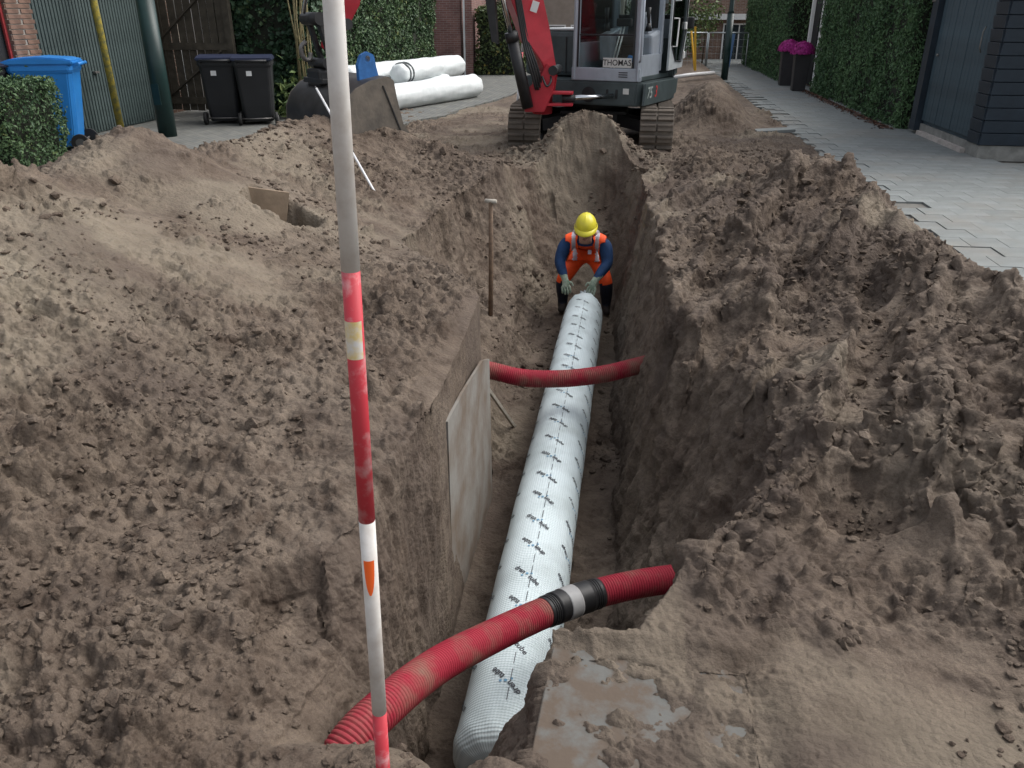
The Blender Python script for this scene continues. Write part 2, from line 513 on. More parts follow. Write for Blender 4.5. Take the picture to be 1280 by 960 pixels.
def build_ground():
    # rows
    ys = [0.75]
    while ys[-1] < 17.5:
        Y = ys[-1]
        d = 0.0027 * Y + 0.0022
        if 9.9 < Y < 11.15: d *= 0.42
        if 5.1 < Y < 5.9 or 8.3 < Y < 9.9: d *= 0.7
        ys.append(Y + d)
    ys = np.array(ys, np.float32)
    NR = len(ys)
    XL, XR = -6.6, 3.4
    xs = np.linspace(XL, XR, 700).astype(np.float32)
    GX, GY = np.meshgrid(xs, ys)
    Z, _, _ = height(GX, GY)
    # weights: arc length, denser where the photograph looks
    dz = np.abs(np.diff(Z, axis=1)); dx = np.diff(GX, axis=1)
    ds = np.sqrt(dx * dx + (0.9 * dz) ** 2)
    xm = 0.5 * (GX[:, 1:] + GX[:, :-1]); ym = 0.5 * (GY[:, 1:] + GY[:, :-1])
    lo = -0.76 * ym - 0.9; hi = 0.47 * ym + 0.9
    w = np.where((xm > lo) & (xm < hi), 1.0, 0.22)
    ds = ds * w
    k = 9
    pad = np.pad(ds, ((k, k), (0, 0)), mode='edge')
    cs = np.cumsum(np.vstack([np.zeros((1, ds.shape[1])), pad]), axis=0)
    ds = (cs[2 * k + 1:] - cs[:-2 * k - 1]) / (2 * k + 1)
    S = np.concatenate([np.zeros((NR, 1)), np.cumsum(ds, axis=1)], axis=1)
    NC = 960
    X = np.zeros((NR, NC), np.float32)
    for i in range(NR):
        X[i] = np.interp(np.linspace(0, S[i, -1], NC), S[i], xs)
    Y = np.repeat(ys[:, None], NC, axis=1)
    Z, T, T2 = height(X, Y)
    # normals of the smooth form
    P = np.stack([X, Y, Z], -1).astype(np.float32)
    du = np.gradient(P, axis=1); dv = np.gradient(P, axis=0)
    Nn = np.cross(du, dv)
    Nn /= np.maximum(np.linalg.norm(Nn, axis=-1, keepdims=True), 1e-9)
    nz = np.abs(Nn[..., 2])
    # masks
    wall = (1 - sstep(0.45, 0.8, nz))
    near_flat = (1 - sstep(1.72, 2.05, Y - 0.12 * X + 0.25 * fbm(X * 2, Y * 2, oct=3, seed=99))) * sstep(-0.25, -0.12, X) * (1 - sstep(0.9, 1.5, X))
    crumb = sstep(0.02, 0.22, fbm(X * 2.6 + 1.5, Y * 3.4, oct=4, seed=103, gain=0.6) + 0.16 * sstep(0.55, 1.1, X))
    near_flat = near_flat * (1 - 0.8 * crumb * sstep(0.15, 0.45, X))
    rough_left = sstep(-0.2, 0.5, fbm(X * 0.8, Y * 0.8, oct=3, seed=105) + 0.55 * (1 - sstep(1.5, 3.2, Y))) * (X < -0.9)
    rightb = sstep(0.1, 0.4, X) * sstep(1.9, 2.4, Y)
    treadmask = np.where(X > 2.62, 0.15, 1.0) * np.where(X < -4.9, 0.2, 1.0)
    amp = np.clip(0.42 + 0.85 * rough_left + (0.22 + 0.65 * crumb) * rightb - 0.05 * wall, 0.2, 1.7) * (1 - 0.80 * near_flat) * treadmask
    board_keep = 1 - 0.93 * sstep(3.2, 3.5, Y) * (1 - sstep(4.9, 5.1, Y)) * sstep(-1.02, -0.95, X) * (1 - sstep(-0.8, -0.7, X))
    # relief along the normal
    x3, y3, z3 = P[..., 0], P[..., 1], P[..., 2]
    smoothcut = sstep(0.08, 0.30, fbm(x3 * 1.9 + 5, y3 * 1.9, z3 * 1.9, oct=3, seed=101)) * (1 - 0.6 * rough_left)
    amp = amp * (1 - 0.78 * smoothcut)
    D = 0.050 * fbm(x3 * 3.2, y3 * 3.2, z3 * 3.2, oct=3, seed=111) * (0.5 + 0.5 * amp)
    rid = np.abs(fbm(x3 * 8, y3 * 8, z3 * 5, oct=5, seed=121, gain=0.6))
    D += 0.075 * (0.28 - rid) * amp
    D += 0.026 * fbm(x3 * 24, y3 * 24, z3 * 24, oct=4, seed=131, gain=0.68) * amp
    # vertical scrape marks on the walls
    D += wall * 0.030 * fbm(x3 * 14, y3 * 14, z3 * 2.2, oct=3, seed=141)
    D += wall * 0.055 * sstep(-0.2, 0.2, X) * (np.abs(fbm(x3 * 4, y3 * 2.5, z3 * 6, oct=4, seed=143, gain=0.6)) - 0.2)
    # clods of several sizes where the ground is not steep
    flat = (1 - wall) * (1 - 0.9 * near_flat) * treadmask * (1 - 0.85 * smoothcut)
    for (sz, dens, hgt, sd_) in ((0.15, 0.22, 0.62, 151), (0.075, 0.45, 0.78, 161), (0.040, 0.6, 0.85, 171)):
        wxn = 0.25 * fbm(X / sz * 0.9, Y / sz * 0.9, oct=2, seed=sd_ + 3)
        F1, F2, ID, ID2, DX, DY = cells(X / sz + wxn, Y / sz - wxn, seed=sd_)
        rad = (0.22 + 0.36 * ID2)
        dome = np.sqrt(np.clip(1 - (F1 / rad) ** 2, 0, 1))
        on = (ID < dens * np.clip(0.42 + 0.75 * rough_left + (0.15 + 0.75 * crumb) * rightb, 0, 1.4) * (0.6 + 0.9 * fbm(X * 2, Y * 2, oct=2, seed=sd_ + 7)))
        D += on * np.minimum(dome, 0.86) * rad * sz * hgt * flat * (1 + 0.5 * fbm(X / sz * 2.2, Y / sz * 2.2, oct=2, seed=sd_ + 11))
    # smeared mud near the camera on the right
    D += near_flat * (0.006 * (1 - np.abs(fbm(X * 7 + 0.6 * fbm(X * 3, Y * 3, seed=4), Y * 12, oct=4, seed=191))) + 0.028 * sstep(0.12, 0.45, fbm(X * 4.2, Y * 6, oct=4, seed=195)) * (0.6 + 0.8 * fbm(X * 40, Y * 40, oct=2, seed=197)))
    pm = sstep(-0.24, -0.17, X) * (1 - sstep(0.42, 0.55, X)) * (1 - sstep(1.86, 1.95, Y))
    mud = sstep(-0.46, 0.14, fbm(X * 4.2 + 2, Y * 5.5, oct=6, seed=199, gain=0.62) + 1.9 * (X - 0.02) - 0.5 * np.exp(-((X - 0.13) ** 2 + (Y - 1.78) ** 2) / 0.006)) * (0.046 + 0.026 * fbm(X * 16, Y * 20, oct=5, seed=198, gain=0.65))
    D = D * (1 - pm) + pm * mud
    P = P + Nn * (D * board_keep)[..., None]
    # outer coarse columns and rows
    def ext(P, xsn, side):
        cols = []
        for xv in xsn:
            c = np.zeros((P.shape[0], 1, 3), np.float32)
            c[:, 0, 0] = xv; c[:, 0, 1] = P[:, 0 if side < 0 else -1, 1]; c[:, 0, 2] = -0.065
            cols.append(c)
        return np.concatenate(cols + [P] if side < 0 else [P] + cols, axis=1)
    P = ext(P, [-220, -60, -25, -14, -9, -7.2], -1)
    P = ext(P, [3.7, 4.6, 9, 25, 60, 220], 1)
    fr = P[0].copy(); la = P[-1].copy()
    rows0 = []
    for yv in (-60, -12, -4, -1.5, -0.4, 0.3, 0.6):
        r = fr.copy(); r[:, 1] = yv
        r[:, 2] = surface(np.clip(r[:, 0], -6.5, 3.3), np.full(len(r), max(yv, -5.0), np.float32)); rows0.append(r)
    rows1 = []
    for yv in (18, 18.6, 19.3, 20, 20.7, 21.4, 22.2, 23, 24, 25, 26, 27, 28, 30, 34, 40, 55, 90, 250):
        r = la.copy(); r[:, 1] = yv
        r[:, 2] = surface(np.clip(r[:, 0], -6.5, 3.3), np.full(len(r), min(yv, 60.0), np.float32)) + 0.03 * fbm(r[:, 0] * 3, r[:, 1] * 3, oct=3, seed=5); rows1.append(r)
    P = np.concatenate([np.stack(rows0), P, np.stack(rows1)], axis=0)
    nr, nc = P.shape[:2]
    idx = np.arange(nr * nc, dtype=np.int32).reshape(nr, nc)
    Fq = np.stack([idx[:-1, :-1], idx[:-1, 1:], idx[1:, 1:], idx[1:, :-1]], -1).reshape(-1, 4)
    me = np_mesh('ground', P.reshape(-1, 3), Fq, True)
    # tone attribute: dry crust and dark humus patches, as they lie in the photograph
    Xf, Yf = P[..., 0].ravel(), P[..., 1].ravel()
    dry = 0.75 * np.exp(-(((Xf + 3.0) / 0.8) ** 2 + ((Yf - 3.2) / 0.9) ** 2)) * sstep(-0.5, 0.4, fbm(Xf * 3, Yf * 3, oct=3, seed=205))
    dry += 0.48 * sstep(0.08, 0.45, fbm(Xf * 0.9, Yf * 0.9, oct=3, seed=203))
    hum = 0.80 * sstep(0.12, 0.46, fbm(Xf * 1.3 + 3, Yf * 1.3, oct=4, seed=207)) * np.where(Xf > 0.1, 1.0, 0.6)
    hum += 0.8 * np.exp(-(((Xf + 2.15) / 0.35) ** 2 + ((Yf - 3.1) / 0.22) ** 2))
    hum += 0.45 * (Xf > 0.25) * (Yf > 1.6) * (Yf < 9.5) * (Xf < 2.6) * sstep(0.02, 0.25, fbm(Xf * 2.6 + 1.5, Yf * 3.4, oct=4, seed=103, gain=0.6) + 0.16 * sstep(0.55, 1.1, Xf))
    colr = np.zeros((len(Xf), 4), np.float32)
    colr[:, 0] = np.clip(dry, 0, 0.8); colr[:, 1] = np.clip(hum, 0, 0.75); colr[:, 3] = 1
    ca_ = me.color_attributes.new('tone', 'FLOAT_COLOR', 'POINT')
    ca_.data.foreach_set('color', colr.ravel())
    g = obj_from_mesh('ground', me, SAND)
    tag(g, kind='structure')
    return g, P
ground, GP = build_ground()
print('ground verts', len(ground.data.vertices))

def ground_z(x, y):
    z, _, _ = height(np.array([[x]], np.float32), np.array([[y]], np.float32))
    return float(z[0, 0])

# ---------------------------------------------------------------- pipe, ducts and other things in the trench
def text_mesh(txt, size, bold=0.0):
    cu = bpy.data.curves.new('lettering_curve', 'FONT')
    cu.body = txt
    cu.size = size
    cu.align_x = 'CENTER'; cu.align_y = 'CENTER'
    cu.offset = bold
    cu.resolution_u = 3
    o = bpy.data.objects.new('lettering_curve', cu)
    COL.objects.link(o)
    dg = bpy.context.evaluated_depsgraph_get()
    me = bpy.data.meshes.new_from_object(o.evaluated_get(dg))
    bpy.data.objects.remove(o)
    bpy.data.curves.remove(cu)
    return me

PIPE_X, PIPE_Z, PIPE_R = -0.41, -1.15, 0.205
def geotextile():
    m = mat('white_geotextile', (0.66, 0.72, 0.72), 0.75)
    N, L = m.node_tree.nodes, m.node_tree.links
    p = N['Principled BSDF']
    tc = N.new('ShaderNodeTexCoord')
    sx = N.new('ShaderNodeSeparateXYZ'); L.new(tc.outputs['Object'], sx.inputs[0])
    def math_(op, a, b=None):
        n = N.new('ShaderNodeMath'); n.operation = op
        for i, v in enumerate((a, b)):
            if v is None: continue
            if isinstance(v, (int, float)): n.inputs[i].default_value = v
            else: L.new(v, n.inputs[i])
        return n.outputs[0]
    ang = math_('ARCTAN2', math_('SUBTRACT', sx.outputs[0], PIPE_X), math_('SUBTRACT', sx.outputs[2], PIPE_Z))
    ring = math_('SINE', math_('MULTIPLY', sx.outputs[1], 2 * math.pi / 0.0155))
    cross = math_('SINE', math_('MULTIPLY', ang, 84.0))
    grid = math_('MULTIPLY', math_('ADD', ring, 1.0), math_('ADD', cross, 1.0))
    nz = N.new('ShaderNodeTexNoise'); nz.inputs['Scale'].default_value = 3.0; nz.inputs['Detail'].default_value = 7
    L.new(tc.outputs['Object'], nz.inputs['Vector'])
    cr = N.new('ShaderNodeValToRGB')
    cr.color_ramp.elements[0].position = 0.30; cr.color_ramp.elements[0].color = (0.48, 0.55, 0.56, 1)
    cr.color_ramp.elements[1].position = 0.56; cr.color_ramp.elements[1].color = (0.66, 0.75, 0.77, 1)
    L.new(nz.outputs['Fac'], cr.inputs[0])
    mx = N.new('ShaderNodeMix'); mx.data_type = 'RGBA'; mx.blend_type = 'MULTIPLY'
    L.new(math_('MULTIPLY', grid, 0.10), mx.inputs[0])
    L.new(cr.outputs[0], mx.inputs[6]); mx.inputs[7].default_value = (0.45, 0.55, 0.58, 1)
    L.new(mx.outputs[2], p.inputs['Base Color'])
    b = N.new('ShaderNodeBump'); b.inputs['Strength'].default_value = 0.5; b.inputs['Distance'].default_value = 0.004
    L.new(math_('ADD', math_('MULTIPLY', ring, 0.5), math_('MULTIPLY', cross, 0.15)), b.inputs['Height'])
    L.new(b.outputs[0], p.inputs['Normal'])
    return m
GEO = geotextile()
INK = mat('black_print', (0.075, 0.08, 0.09), 0.8)
BLUE_INK = mat('blue_print', (0.16, 0.32, 0.46), 0.8)

def build_pipe():
    root = thing('drain_pipe', 'long white fabric-wrapped drainage pipe printed with black lettering, lying along the trench floor', 'pipe', (PIPE_X, 2.45, PIPE_Z - PIPE_R))
    y = [2.34, 2.345, 2.36, 2.385, 2.41, 2.44]
    rad = [0.05, 0.12, 0.165, 0.190, 0.200, PIPE_R]
    yy = 2.46
    while yy < 8.02:
        y.append(yy); rad.append(PIPE_R); yy += 0.02
    y += [8.05, 8.12, 8.19, 8.25, 8.30, 8.34, 8.38, 8.42]
    rad += [0.204, 0.199, 0.185, 0.160, 0.125, 0.085, 0.062, 0.070]
    n = 64
    V, Fc = [], []
    y = np.array(y); rad = np.array(rad)
    for i in range(len(y)):
        for k in range(n):
            a = 2 * math.pi * k / n
            endf = 0.35 * max(0, 1 - (y[i] - 2.34) / 0.2) + max(0, (y[i] - 8.1) / 0.3)
            wob = 0.006 * math.sin(5 * a + y[i] * 3) * endf + 0.010 * endf * math.sin(11 * a + 40 * y[i]) + 0.0018 * math.sin(3 * a + 2.7 * y[i]) + 0.0016 * math.sin(9.1 * y[i])
            r = rad[i] + wob
            lift = 0.10 * max(0, (y[i] - 8.05) / 0.37) ** 1.5
            V.append((PIPE_X + r * math.sin(a), y[i], PIPE_Z + r * math.cos(a) + lift))
    for i in range(len(y) - 1):
        for k in range(n):
            k2 = (k + 1) % n
            Fc.append((i * n + k, (i + 1) * n + k, (i + 1) * n + k2, i * n + k2))
    mb = MB(); mb.add(V, Fc, True)
    mb.add([V[k] for k in range(n)], [list(range(n))], False)
    mb.add([V[(len(y) - 1) * n + k] for k in range(n)], [list(range(n))[::-1]], False)
    mb.build('wrapped_tube', GEO, root)
    # lettering: two words joined by dots, printed slantwise and by turns upside down
    base = text_mesh('dren   tube', 0.043, 0.0011)
    cs = np.zeros(len(base.vertices) * 3); base.vertices.foreach_get('co', cs); cs = cs.reshape(-1, 3)
    def wrap(cs2, flip, name):
        c, s = math.cos(R(44)), math.sin(R(44))
        sg = -1 if flip else 1
        sarc = sg * (cs2[:, 0] * c + cs2[:, 1] * s); yv = sg * (-cs2[:, 0] * s + cs2[:, 1] * c)
        a = sarc / PIPE_R
        rr = PIPE_R + 0.0035
        return np.stack([rr * np.sin(a), yv, rr * np.cos(a)], 1)
    words, dots = [], []
    for flip in (False, True):
        me = base.copy(); me.name = 'lettering'
        me.vertices.foreach_set('co', wrap(cs, flip, '').ravel()); me.update(); me.materials.clear(); me.materials.append(INK)
        words.append(me)
        mbd = MB()
        for (dx, dy, r_) in ((-0.004, 0.004, 0.0085), (0.010, 0.022, 0.007), (-0.012, -0.024, 0.007)):
            ring = np.array([(dx + r_ * math.cos(q * math.pi / 4), dy + r_ * math.sin(q * math.pi / 4), 0) for q in range(8)])
            mbd.add(wrap(ring, flip, '') * np.array([1.0, 1, 1]), [list(range(8))])
        o = mbd.build('print_dots', BLUE_INK); dots.append(o.data); bpy.data.objects.remove(o)
    i = 0
    yy = 2.62
    while yy < 8.1:
        for q, ang in enumerate((-74, -2, 66, 138)):
            fl = (i + q) % 2
            for me, nm in ((words[fl], 'lettering'), (dots[fl], 'print_dots')):
                if nm == 'print_dots' and yy > 6.5: continue
                o = obj_from_mesh(nm, me, None, root); o['kind'] = 'stuff'
                off = (0.045 * q) % 0.12
                o.matrix_parent_inverse = Matrix.Identity(4)
                o.location = (0, yy + off - 2.45, PIPE_R)
                o.rotation_euler = (0, R(ang), 0)
        yy += 0.262 if i % 2 else 0.244
        i += 1
    mb = MB()
    yy = 2.55
    a0 = R(4)
    while yy < 8.0:
        for da in (-0.006, 0.006):
            pass
        q = [(a0 - 0.008, yy), (a0 + 0.008, yy), (a0 + 0.008, yy + 0.075), (a0 - 0.008, yy + 0.075)]
        rr = PIPE_R + 0.0036
        mb.add([(PIPE_X + rr * math.sin(a), v, PIPE_Z + rr * math.cos(a)) for a, v in q], [(0, 1, 2, 3)])
        yy += 0.105 + 0.01 * random.random()
    mb.build('dashed_line', INK, root)['kind'] = 'stuff'
build_pipe()

RED_PE = mat('red_ribbed_plastic', (0.27, 0.017, 0.033), 0.72, var=0.0, col2=(0.20, 0.10, 0.075), vscale=6.0, vlo=0.44, vhi=0.70, spec=0.25)
BLACK_PE = mat('black_plastic', (0.012, 0.012, 0.013), 0.5)
GREY_TAPE = mat('grey_tape', (0.27, 0.27, 0.27), 0.55, var=0.08, vscale=20)

def spline(pts, n):
    pts = [Vector(p) for p in pts]
    P = [pts[0] * 2 - pts[1]] + pts + [pts[-1] * 2 - pts[-2]]
    out = []
    seg = len(pts) - 1
    for i in range(n + 1):
        t = i / n * seg
        k = min(int(t), seg - 1); u = t - k
        a, b, c, d = P[k], P[k + 1], P[k + 2], P[k + 3]
        out.append(0.5 * ((2 * b) + (c - a) * u + (2 * a - 5 * b + 4 * c - d) * u * u + (3 * b - a - 3 * c + d) * u ** 3))
    return out
def resample(pts, step):
    L = [0]
    for a, b in zip(pts[:-1], pts[1:]): L.append(L[-1] + (b - a).length)
    n = int(L[-1] / step)
    out = []
    j = 0
    for i in range(n + 1):
        s = i * step
        while j < len(L) - 2 and L[j + 1] < s: j += 1
        u = (s - L[j]) / max(1e-9, L[j + 1] - L[j])
        out.append(pts[j].lerp(pts[j + 1], u))
    return out
def ribbed(mb, pts, r, pitch, depth, n=22):
    path = resample(pts, pitch / 6)
    prof = [0, 0.85 * depth, depth, depth, depth, 0.85 * depth]
    rr = [r - depth + prof[i % 6] for i in range(len(path))]
    mb.tube(path, rr, n, True, True)

def build_ducts():
    # near duct, with a black coupling and grey tape
    path = spline([(-0.80, 1.45, -0.42), (-0.745, 1.60, -0.24), (-0.665, 1.80, -0.235), (-0.57, 2.10, -0.34), (-0.42, 2.42, -0.47), (-0.24, 2.68, -0.55), (-0.07, 2.85, -0.585), (0.12, 2.97, -0.60), (0.31, 3.07, -0.62), (0.62, 3.22, -0.66)], 300)
    path = resample(path, 0.004)
    # coupling located where the duct crosses the pipe
    ic = min(range(len(path)), key=lambda i: (path[i] - Vector((-0.16, 2.79, -0.58))).length)
    root = thing('cable_duct', 'red ribbed duct with black taped coupling crossing the near end of the white pipe', 'duct', tuple(path[0]))
    h = int(0.165 / 0.004)
    mb = MB(); ribbed(mb, path[:ic - h + 4], 0.065, 0.0130, 0.0075); mb.build('duct_length', RED_PE, root)
    mb = MB(); ribbed(mb, path[ic + h - 4:], 0.065, 0.0130, 0.0075); mb.build('duct_length', RED_PE, root)
    mb = MB()
    mb.tube(path[ic - h // 2 - 6: ic + h // 2 + 7: 3], 0.0705, 26)
    for s in (-1, 1):
        for k in range(4):
            j = ic + s * (h // 2 + 6 + k * 3)
            mb.tube(path[j - 1:j + 2], 0.0685, 26)
    mb.tube(path[ic - h: ic + h + 1: 3], 0.0655, 26)
    cp = mb.build('coupling', BLACK_PE, root)
    mb = MB(); mb.tube(path[ic - 12: ic + 7: 2], 0.0722, 26); mb.build('tape_band', GREY_TAPE, cp)
    # far duct
    path = spline([(-1.25, 5.25, -0.58), (-0.97, 5.32, -0.62), (-0.70, 5.36, -0.685), (-0.41, 5.42, -0.70), (-0.12, 5.52, -0.69), (0.09, 5.62, -0.665), (0.42, 5.78, -0.62)], 200)
    mb = MB(); ribbed(mb, path, 0.066, 0.0150, 0.0075, 20)
    o = mb.build('cable_duct', RED_PE)
    tag(o, 'red ribbed duct without coupling, sagging across the trench in front of the worker', 'duct')
build_ducts()

# stiff sheet pressed against the left trench wall
SHEET = mat('mud_smeared_sheet', (0.20, 0.19, 0.172), 0.75, col2=(0.135, 0.105, 0.08), vscale=3.4, vlo=0.38, vhi=0.62, bump=0.3, bscale=12)
mb = MB()
mb.add([(-0.845, 3.50, -1.48), (-0.848, 4.84, -1.48), (-0.862, 4.86, -0.335), (-0.862, 4.62, -0.245), (-0.858, 3.98, -0.17), (-0.856, 3.58, -0.15),
        (-0.861, 3.50, -1.48), (-0.864, 4.84, -1.48), (-0.878, 4.86, -0.335), (-0.878, 4.62, -0.245), (-0.874, 3.98, -0.17), (-0.872, 3.58, -0.15)],
       [(0, 1, 2, 3, 4, 5), (11, 10, 9, 8, 7, 6), (0, 6, 7, 1), (1, 7, 8, 2), (2, 8, 9, 3), (3, 9, 10, 4), (4, 10, 11, 5), (5, 11, 6, 0)])
tag(mb.build('shoring_sheet', SHEET), 'pale mud-streaked sheet standing upright against the left trench wall', 'sheet')

# muddy plate the photographer stands by
PLATE = mat('grey_plate', (0.125, 0.124, 0.116), 0.85, spec=0.15, col2=(0.105, 0.082, 0.064), vscale=9, detail=12, vlo=0.40, vhi=0.56, bump=0.15, bscale=30)
mb = MB()
mb.prism([(-0.178, 1.28), (0.52, 1.30), (0.50, 1.93), (-0.148, 1.925)], -0.035, -0.012, 'xy')
tag(mb.build('ground_plate', PLATE, None, 0.003), 'grey plate half covered with wet mud at the near right edge of the trench', 'plate')

# ranging pole in front of the camera
POLE_WHITE = mat('worn_white_paint', (0.60, 0.58, 0.55), 0.55, col2=(0.46, 0.42, 0.38), vscale=14, vlo=0.42, vhi=0.70)
POLE_RED = mat('worn_red_paint', (0.46, 0.035, 0.05), 0.55, col2=(0.52, 0.30, 0.30), vscale=18, vlo=0.50, vhi=0.72)
ORANGE_SPRAY = mat('orange_spray', (0.85, 0.13, 0.02), 0.6)
YELLOW_SPRAY = mat('yellow_worn_spray', (0.62, 0.45, 0.12), 0.6, col2=(0.60, 0.58, 0.55), vscale=40)
IRON = mat('dull_iron', (0.10, 0.10, 0.10), 0.55, 0.6)
def ranging_pole():
    tip = Vector((-0.487, 1.243, -0.12)); top = Vector((-0.4405, 1.249, 2.07))
    d = (top - tip).normalized()
    root = thing('ranging_pole', 'tall red and white surveying pole standing upright close to the camera', 'surveying pole', tuple(tip))
    zs = [0.04, 0.06, 0.407, 0.907, 1.407, 2.16]
    zc = 1.75
    # band borders measured from the photograph
    def P(z): return tip + d * ((z - tip.z) / d.z)
    bands = [(-0.06, 0.358, POLE_RED), (0.358, 0.862, POLE_WHITE), (0.862, 1.362, POLE_RED), (1.362, 2.02, POLE_WHITE)]
    for a, b, m in bands:
        mb = MB(); mb.tube([P(a), P((a + b) / 2), P(b)], 0.0158, 24, True); mb.build('band', m, root)
    mb = MB(); mb.tube([P(-0.14), P(-0.06)], [0.003, 0.016], 16); mb.build('tip', IRON, root)
    # worn spot and orange spray mark
    def patch(z0, z1, a0, a1, name, m, taper=0.0):
        V, Fc = [], []
        n, k = 10, 8
        for i in range(k + 1):
            t = i / k
            z = z0 + (z1 - z0) * t
            sh = 1.0 if taper == 0 else math.sqrt(max(0.03, 1 - (1 - t) ** 2)) if t < 0.85 else 1.0
            for j in range(n + 1):
                a = (a0 + a1) / 2 + (a1 - a0) / 2 * sh * (j / n * 2 - 1)
                c = P(z)
                V.append((c.x + 0.0161 * math.sin(a), c.y - 0.0161 * math.cos(a), z))
        for i in range(k):
            for j in range(n):
                b = i * (n + 1) + j
                Fc.append((b, b + 1, b + n + 2, b + n + 1))
        mb = MB(); mb.add(V, Fc, True); mb.build(name, m, root)
    patch(0.690, 0.775, R(-28), R(52), 'orange_mark', ORANGE_SPRAY, 1)
    patch(1.205, 1.275, R(-70), R(70), 'worn_patch', YELLOW_SPRAY)
ranging_pole()

# levelling staff leaning on the left heap
STAFF_WHITE = mat('staff_white', (0.66, 0.66, 0.66), 0.4)
def leaning_staff(p0, p1, label, r, bands, joint=None):
    p0, p1 = Vector(p0), Vector(p1)
    root = thing('levelling_staff', label, 'surveying staff', tuple(p0))
    for a, b, m in bands:
        mb = MB(); mb.tube([p0.lerp(p1, a), p0.lerp(p1, b)], r, 12); mb.build('band', m, root)
    if joint:
        mb = MB(); mb.tube([p0.lerp(p1, joint - 0.02), p0.lerp(p1, joint + 0.02)], r * 1.7, 12)
        mb.tube([p0.lerp(p1, joint), p0.lerp(p1, joint) + Vector((0.03, -0.03, -0.01))], r * 0.8, 8)
        mb.build('clamp', BLACK_PE, root)
    mb = MB(); mb.tube([p1, p1 + (p1 - p0).normalized() * 0.05], r * 0.55, 8); mb.build('tip', IRON, root)
leaning_staff((-2.30, 7.40, 0.04), (-3.50, 9.0, 1.02), 'thin white staff leaning on the sand heap below the excavator bucket', 0.0125,
              [(0.0, 0.52, STAFF_WHITE), (0.52, 1.0, STAFF_WHITE)], 0.47)
leaning_staff((-2.0, 14.1, 0.02), (-1.86, 14.35, 1.9), 'red and white striped staff standing left of the excavator tracks', 0.022,
              [(0, 0.13, POLE_RED), (0.13, 0.38, STAFF_WHITE), (0.38, 0.63, POLE_RED), (0.63, 1.0, STAFF_WHITE)])

# shovel standing in the pit, stick in the trench
WOOD_DARK = mat('weathered_wood', (0.13, 0.085, 0.055), 0.75, var=0.3, vscale=20, bump=0.2, bscale=60)
WOOD_PALE = mat('pale_wood', (0.36, 0.33, 0.28), 0.75, var=0.2, vscale=20)
STEEL = mat('worn_steel', (0.20, 0.19, 0.18), 0.5, 0.7, var=0.25, vscale=15)
def shovel():
    b = Vector((-1.25, 7.12, -1.10)); t = Vector((-1.225, 7.08, 0.245))
    root = thing('shovel', 'wooden handled shovel standing upright on the ledge left of the worker', 'shovel', tuple(b))
    mb = MB(); mb.tube([b, b.lerp(t, 0.5) + Vector((0.004, 0, 0)), t], [0.025, 0.022, 0.020], 12); mb.build('handle', WOOD_DARK, root)
    mb = MB(); mb.tube([t + Vector((-0.055, 0.006, 0)), t + Vector((-0.05, 0.006, 0)), t + Vector((0.05, -0.006, 0)), t + Vector((0.055, -0.006, 0))], [0.012, 0.02, 0.02, 0.012], 10)
    mb.build('grip', WOOD_PALE, root)
    mb = MB()
    w, h = 0.11, 0.30
    V, Fc = [], []
    for k, (yy, off) in enumerate(((0.0, 0.0), (0.006, 0))):
        for i in range(5):
            for j in range(5):
                u = (i / 4 - 0.5) * 2; v = j / 4
                V.append(b + Vector((u * w * (1 - 0.25 * v * v), yy - 0.035 * (1 - u * u) + 0.05 * v, 0.04 - v * h)))
    for k in range(2):
        for i in range(4):
            for j in range(4):
                a = k * 25 + i * 5 + j
                Fc.append((a, a + 1, a + 6, a + 5) if k else (a, a + 5, a + 6, a + 1))
    mb.add(V, Fc, True); mb.tube([b + Vector((0, -0.02, -0.06)), b + Vector((0, 0, 0.16))], 0.027, 10)
    mb.build('blade', STEEL, root)
shovel()
mb = MB(); mb.bar((-1.03, 5.42, -0.74), (-0.84, 5.90, -1.385), 0.026, 0.026, bev=0.003)
tag(mb.build('wooden_stake', WOOD_PALE), 'thin pale wooden stake leaning below the far red duct in the trench', 'stake')
# plank in the hollow of the left heap
PLANK = mat('sandy_plank', (0.22, 0.165, 0.115), 0.85, var=0.18, vscale=6, bump=0.2, bscale=25)
mb = MB(); mb.bar((-3.16, 5.90, 0.37), (-2.74, 6.13, 0.27), 0.03, 0.40, bev=0.004)
tag(mb.build('buried_board', PLANK), 'brown board standing half buried in a hollow of the left sand heap', 'board')

